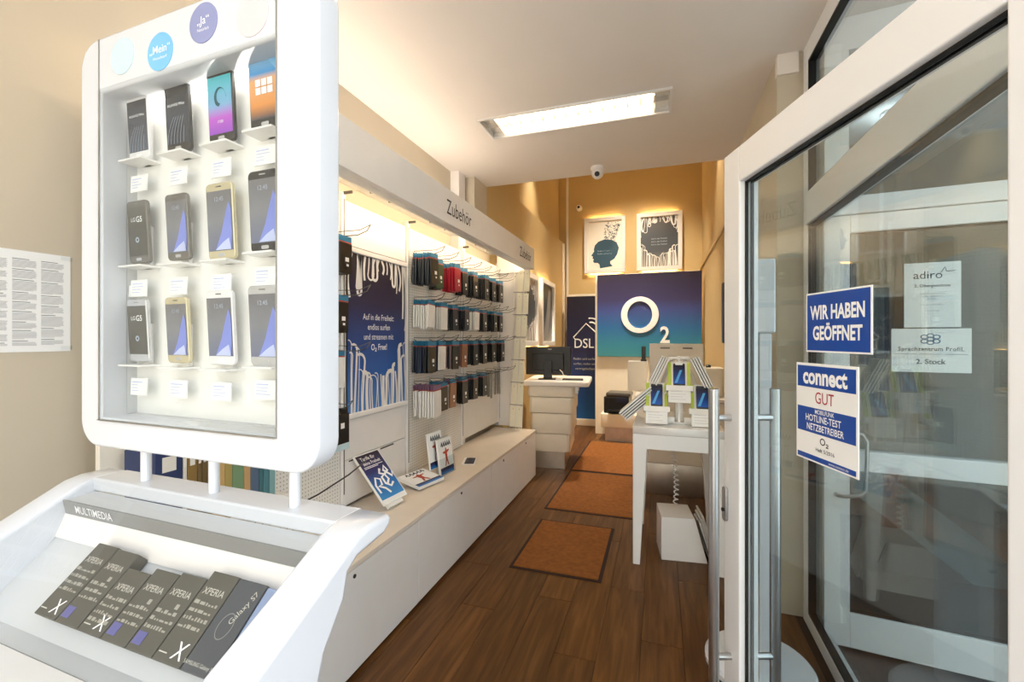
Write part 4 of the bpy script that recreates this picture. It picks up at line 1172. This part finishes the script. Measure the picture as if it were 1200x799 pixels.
for i in range(4):
    brochure('brochure leaning on the upper mat-side slope of the display tree', 'upper fan of brochures', DTM @ frame(Vector((0, -1, 0)), v_, Vector((-.155, .0, .26)) + n_ * .016 * i), .14, .20)
v_ = Vector((-.42, 0, .9)); n_ = Vector((.9, 0, .42))
for i in range(4):
    brochure('brochure leaning on the wall-side slope of the display tree', 'wall-side brochures', DTM @ frame(Vector((0, 1, 0)), v_, Vector((.175, .0, .24)) + n_ * .016 * i), .14, .22)
# coiled cord and junk under the table
bm = bmesh.new()
pts = []
for k in range(150):
    t_ = k / 149; a_ = t_ * 2 * PI * 13
    cx_ = .07 + .03 * math.sin(t_ * 2.2); pts.append((cx_ + .014 * math.cos(a_), 3.36 + .014 * math.sin(a_), .765 - t_ * .44))
tube(bm, pts, .005, 6)
tag(obj('coiled_cord', bm, 'white_lacquer', smooth=True), 'white coiled cord hanging from the table down to the white box', 'cord')
bm = bmesh.new(); rnd = random.Random(5)
for k in range(7):
    p = Vector((.0 + rnd.uniform(-.06, .06), 3.62 + rnd.uniform(-.05, .05), .765)); pts = [p.copy()]
    for j in range(7):
        p = p + Vector((rnd.uniform(-.05, .05), rnd.uniform(-.04, .04), rnd.uniform(-.045, .03))); p.z = min(p.z, .765); pts.append(p.copy())
    tube(bm, pts, .006, 6)
o_ = obj('cable_bundle', bm, 'grey_fascia', smooth=True); tag(o_, 'grey tangled cable bundle hanging under the white table', 'cables')
# white box and its brochure side
wb = thing('wedge_box', 'white wedge-shaped leaflet box standing under the table', 'box', (0, 3.18, 0), math.radians(7))
bm = bmesh.new(); prism(bm, [(0, 0), (.295, 0), (.215, .29), (0, .29)], 'y', 0, .27); obj('body', bm, 'white_lacquer', wb, .003)
bm = bmesh.new(); tube(bm, [(.31, .0, .03), (.33, .02, .012), (.31, .25, .03)], .004, 6); tube(bm, [(.23, 0.0, .285), (.31, 0, .03)], .004, 6); obj('wire_holder', bm, 'dark_metal', wb)
WBM = T((0, 3.18, 0)) @ Matrix.Rotation(math.radians(7), 4, 'Z')
for i, (c_, nm) in enumerate((('paper', 'white'), ('brick_red', 'red and white'), ('paper_warm', 'pale'))):
    o = thing('leaflet', '%s leaflet in the wire holder on the white wedge box' % nm, 'leaflet', mtx=WBM @ frame(Vector((0, 1, 0)), Vector((-.08, 0, .29)), (.315 - .0 + i * .018, .06 + .03 * i, .02)), )
    bx('pages', (-.05, .15, 0, .24 + .02 * i, -.006, .006), 'paper', o, .001)
    bx('cover_band', (-.048, .148, .10, .20, .006, .007), 'brick_red' if c_ == 'brick_red' else 'leaf_blue' if i == 0 else 'paper_warm', o)

# slim display stele behind the open door
se = thing('display_stele', 'slim free-standing display stele on a round white base behind the glass door', 'display stand', (.40, 2.17, 0))
bm = bmesh.new(); lathe(bm, [(.205, .065), (.215, .075), (.215, .095), (.205, .105)], 40); obj('base_disc', bm, 'white_gloss', se)
for a in range(5):
    t_ = 2 * PI * a / 5 + 3.5
    bm = bmesh.new(); cx_, cy_ = .17 * math.cos(t_), .17 * math.sin(t_)
    cyl(bm, (cx_ - .012, cy_, .032), (cx_ + .012, cy_, .032), .032, 16); obj('castor', bm, 'black_plastic', se)
bx('panel', (-.022, .022, -.14, .14, .105, 1.52), 'white_gloss', se, .004)
bx('graphic', (-.0235, -.0215, -.125, .125, .5, 1.50), 'ink_dark', se)
bx('top_box', (-.035, .035, -.15, .15, 1.52, 1.82), 'white_gloss', se, .008)

# ================================================================== NOTICES ON THE GLASS DOORS
D1 = frame(DU, (0, 0, 1), (.2, 1.65, 0))
GZ = -DT * .5 + .0052
s1 = thing('open_sign', 'blue sign reading WIR HABEN GEÖFFNET on the glass shop door', 'sign', mtx=D1 @ T((.478, 1.538, GZ)))
bx('plate', (-.101, .101, -.0725, .0725, 0, .002), 'paper', s1)
bx('blue_field', (-.097, .097, -.0685, .0685, .002, .0024), 'ink_blue', s1)
words('WIR HABEN', .046, 'ink_white', s1, 0, .022, .0028, bold=.032, sx=.68)
words('GEÖFFNET', .046, 'ink_white', s1, 0, -.028, .0028, bold=.032, sx=.68)
s2_ = thing('award_sign', 'white and blue test award sign reading GUT on the glass shop door', 'sign', mtx=D1 @ T((.442, 1.316, GZ)))
bx('plate', (-.102, .102, -.1215, .1215, 0, .003), 'paper', s2_, .001)
bx('blue_field', (-.096, .096, .062, .115, .003, .0034), 'ink_blue', s2_)
bx('blue_field', (-.096, .096, -.050, .012, .003, .0034), 'ink_blue', s2_)
bx('blue_strip', (-.096, .096, -.117, -.105, .003, .0034), 'ink_blue', s2_)
words('connect', .055, 'ink_white', s2_, -.002, .088, .0038, bold=.034, sx=.82)
words('GUT', .040, 'ink_red', s2_, 0, .037, .0038, sx=.78)
words('MOBILFUNK', .0145, 'ink_white', s2_, 0, .0035, .0038, bold=.012, sx=.8)
words('HOTLINE-TEST', .023, 'ink_white', s2_, -.006, -.014, .0038, bold=.012, sx=.78)
words('NETZBETREIBER', .023, 'ink_white', s2_, 0, -.036, .0038, bold=.012, sx=.74)
words('O₂', .024, 'ink_dark', s2_, 0, -.066, .0038, bold=.01)
words('Heft 5/2016', .013, 'ink_dark', s2_, 0.002, -.088, .0038)
words('www.connect.de', .009, 'ink_white', s2_, .045, -.111, .0038)
GZ2 = -.03 + .0052
OFFX = -.045
a1 = thing('paper_notice', 'tall white paper notice with lines of fine grey text on the house door', 'notice', mtx=HM @ T((.461 + OFFX, 1.697, GZ2)))
bx('sheet', (-.10, .10, -.148, .148, 0, .001), 'paper', a1)
words('adiro', .050, 'ink_dark', a1, -.015, .09, .0015)
bm = bmesh.new(); tube(bm, [(.03, .10, .002), (.045, .125, .002), (.05, .105, .002), (.08, .107, .002)], .0022, 5); obj('logo_line', bm, 'ink_grey', a1)
words('2. Obergeschoss', .019, 'ink_dark', a1, 0, .042, .0015, bold=.015)
for i, s_ in enumerate(('Adiro Automatisierung', 'Limburgstraße 40', 'Esslingen')): words(s_, .0095, 'ink_grey', a1, 0, .006 - i * .012, .0015)
words('Bitte im 2. OG melden', .009, 'ink_grey', a1, 0, -.045, .0015); words('www.adiro.com', .008, 'ink_grey', a1, 0, -.072, .0015)
a2 = thing('paper_notice', 'wide white paper notice with teal ring emblem reading 2. Stock on the house door', 'notice', mtx=HM @ T((.455 + OFFX, 1.443, GZ2)))
bx('sheet', (-.141, .141, -.10, .10, 0, .001), 'paper', a2)
M('ink_teal', '#2f6f93', .5)
for i, (dx, dy) in enumerate(((-.022, .01), (-.022, -.01), (0, .016), (0, 0), (0, -.016), (.022, .01), (.022, -.01))):
    link('emblem_ring', curve_mesh([ellipse(dx, .052 + dy, .014, .011, 20), ellipse(dx, .052 + dy, .009, .0065, 18)], .0004), 'ink_teal', a2, T((0, 0, .0012)))
words('Sprachzentrum ProfiL', .026, 'ink_dark', a2, 0, .006, .0015, spacing=1.1, sx=.92, bold=.012)
bm = bmesh.new()
for k in range(3): box(bm, -.13 + k * .09, -.05 + k * .09, -.018, -.0155, .001, .0013)
obj('small_print', bm, 'ink_grey', a2)
words('2. Stock', .032, 'ink_dark', a2, 0, -.052, .0015, bold=.02)

# ================================================================== CEILING FIXTURES
def louvre_lamp(label, loc):
    o = thing('ceiling_lamp', label, 'lamp', loc)
    L_, W_, H_ = LL - .004, LW_ - .004, .10
    bm = bmesh.new()
    box(bm, -L_ / 2, L_ / 2, -W_ / 2, W_ / 2, H_ - .006, H_)
    box(bm, -L_ / 2, L_ / 2, -W_ / 2, -W_ / 2 + .006, 0, H_ - .006); box(bm, -L_ / 2, L_ / 2, W_ / 2 - .006, W_ / 2, 0, H_ - .006)
    box(bm, -L_ / 2, -L_ / 2 + .006, -W_ / 2 + .006, W_ / 2 - .006, 0, H_ - .006); box(bm, L_ / 2 - .006, L_ / 2, -W_ / 2 + .006, W_ / 2 - .006, 0, H_ - .006)
    obj('housing', bm, 'lamp_reflector', o)
    me_ = curve_mesh([[(-L_ / 2 - .012, -W_ / 2 - .012), (L_ / 2 + .012, -W_ / 2 - .012), (L_ / 2 + .012, W_ / 2 + .012), (-L_ / 2 - .012, W_ / 2 + .012)],
                      [(-L_ / 2 + .004, -W_ / 2 + .004), (-L_ / 2 + .004, W_ / 2 - .004), (L_ / 2 - .004, W_ / 2 - .004), (L_ / 2 - .004, -W_ / 2 + .004)]], .012)
    link('trim', me_, 'white_lacquer', o, T((0, 0, -.012)))
    for s_ in (-1, 1):
        a_ = -L_ / 2 + .006 if s_ < 0 else L_ / 2 - .095
        bx('end_plate', (a_, a_ + .089, -W_ / 2 + .008, W_ / 2 - .008, .03, .036), 'lamp_louvre', o)
        bm = bmesh.new(); cyl(bm, (-L_ / 2 + .09, s_ * .065, .072), (L_ / 2 - .09, s_ * .065, .072), .013, 12); obj('fluorescent_tube', bm, 'tube_light', o)
    for k in range(14):
        x_ = -L_ / 2 + .10 + k * (L_ - .2) / 13
        bx('louvre', (x_ - .0025, x_ + .0025, -W_ / 2 + .008, W_ / 2 - .008, 0, .05), 'lamp_louvre', o)
    bx('louvre_rib', (-L_ / 2 + .012, L_ / 2 - .012, -.003, .003, 0, .045), 'lamp_louvre', o)
    return o
louvre_lamp('long louvred fluorescent lamp on the white ceiling', (-.585, 3.055, CEIL))
louvre_lamp('added unseen louvred fluorescent lamp on the ceiling by the entrance', (-.585, 1.42, CEIL))  # added above the view to brighten the table and cabinets

def downlight(label, loc, energy, size=70, tilt=0):
    o = thing('downlight', label, 'lamp', loc)
    bm = bmesh.new(); lathe(bm, [(.05, -.16), (.055, -.15), (.055, -.01), (.07, -.008), (.07, 0)], 20); obj('can', bm, 'white_lacquer', o)
    bm = bmesh.new(); lathe(bm, [(.042, -.163), (.042, -.158)], 16); obj('bulb', bm, 'halogen', o)
    ld = bpy.data.lights.new('downlight_beam', 'SPOT'); ld.energy = energy; ld.spot_size = math.radians(size); ld.spot_blend = .9
    ld.color = (1, .88, .70); ld.shadow_soft_size = .09
    lo = bpy.data.objects.new('downlight_beam', ld); COL.objects.link(lo); lo.parent = o; lo.location = (0, 0, -.17); lo.rotation_euler = (math.radians(tilt), 0, 0)
    return o
for lab, x_, y_, e_, a_ in (('downlight near the upper left rear wall', -1.5, 6.2, 170, 62), ('downlight near the right rear wall', .40, 5.7, 140, 60), ('added unseen downlight above the middle of the rear shop', -.55, 6.1, 420, 76),  # the middle one is added to brighten the rear counters
                        ('added unseen downlight above the sign at the back', -.4, 6.3, 300, 80)):  # added and tilted to brighten the prints on the back wall
    downlight(lab, (x_, y_, HIGH), e_, a_, 34 if 'sign' in lab else 0)

def dome(label, loc, r, drop):
    o = thing('security_camera', label, 'camera', loc)
    bm = bmesh.new(); lathe(bm, [(r * .95, 0), (r, -.008), (r, -.028), (r * .9, -.034)], 24); obj('mount', bm, 'white_lacquer', o, smooth=False)
    bm = bmesh.new(); bmesh.ops.create_uvsphere(bm, u_segments=20, v_segments=14, radius=r * .86); bmesh.ops.translate(bm, verts=bm.verts, vec=(0, 0, -drop))
    obj('ball', bm, 'white_lacquer', o, smooth=True)
    d = Vector((.05, -.9, -.43)).normalized()
    bm = bmesh.new(); c_ = Vector((0, 0, -drop)); cyl(bm, c_ + d * r * .72, c_ + d * r * .92, r * .36, 18); obj('lens', bm, 'black_plastic', o)
    return o
dome('white dome security camera under the edge of the ceiling', (-.545, 4.05, CEIL), .062, .055)
o_ = thing('security_camera', 'small round security camera high on the ochre back wall', 'camera', (-1.42, YB, 3.87))
bm = bmesh.new(); cyl(bm, (0, 0, 0), (0, -.03, 0), .055, 20); obj('mount', bm, 'white_lacquer', o_)
bm = bmesh.new(); cyl(bm, (0, -.03, 0), (0, -.09, 0), .042, 20); obj('barrel', bm, 'white_lacquer', o_, .004)
bm = bmesh.new(); cyl(bm, (0, -.09, 0), (0, -.096, 0), .022, 16); obj('lens', bm, 'black_plastic', o_)
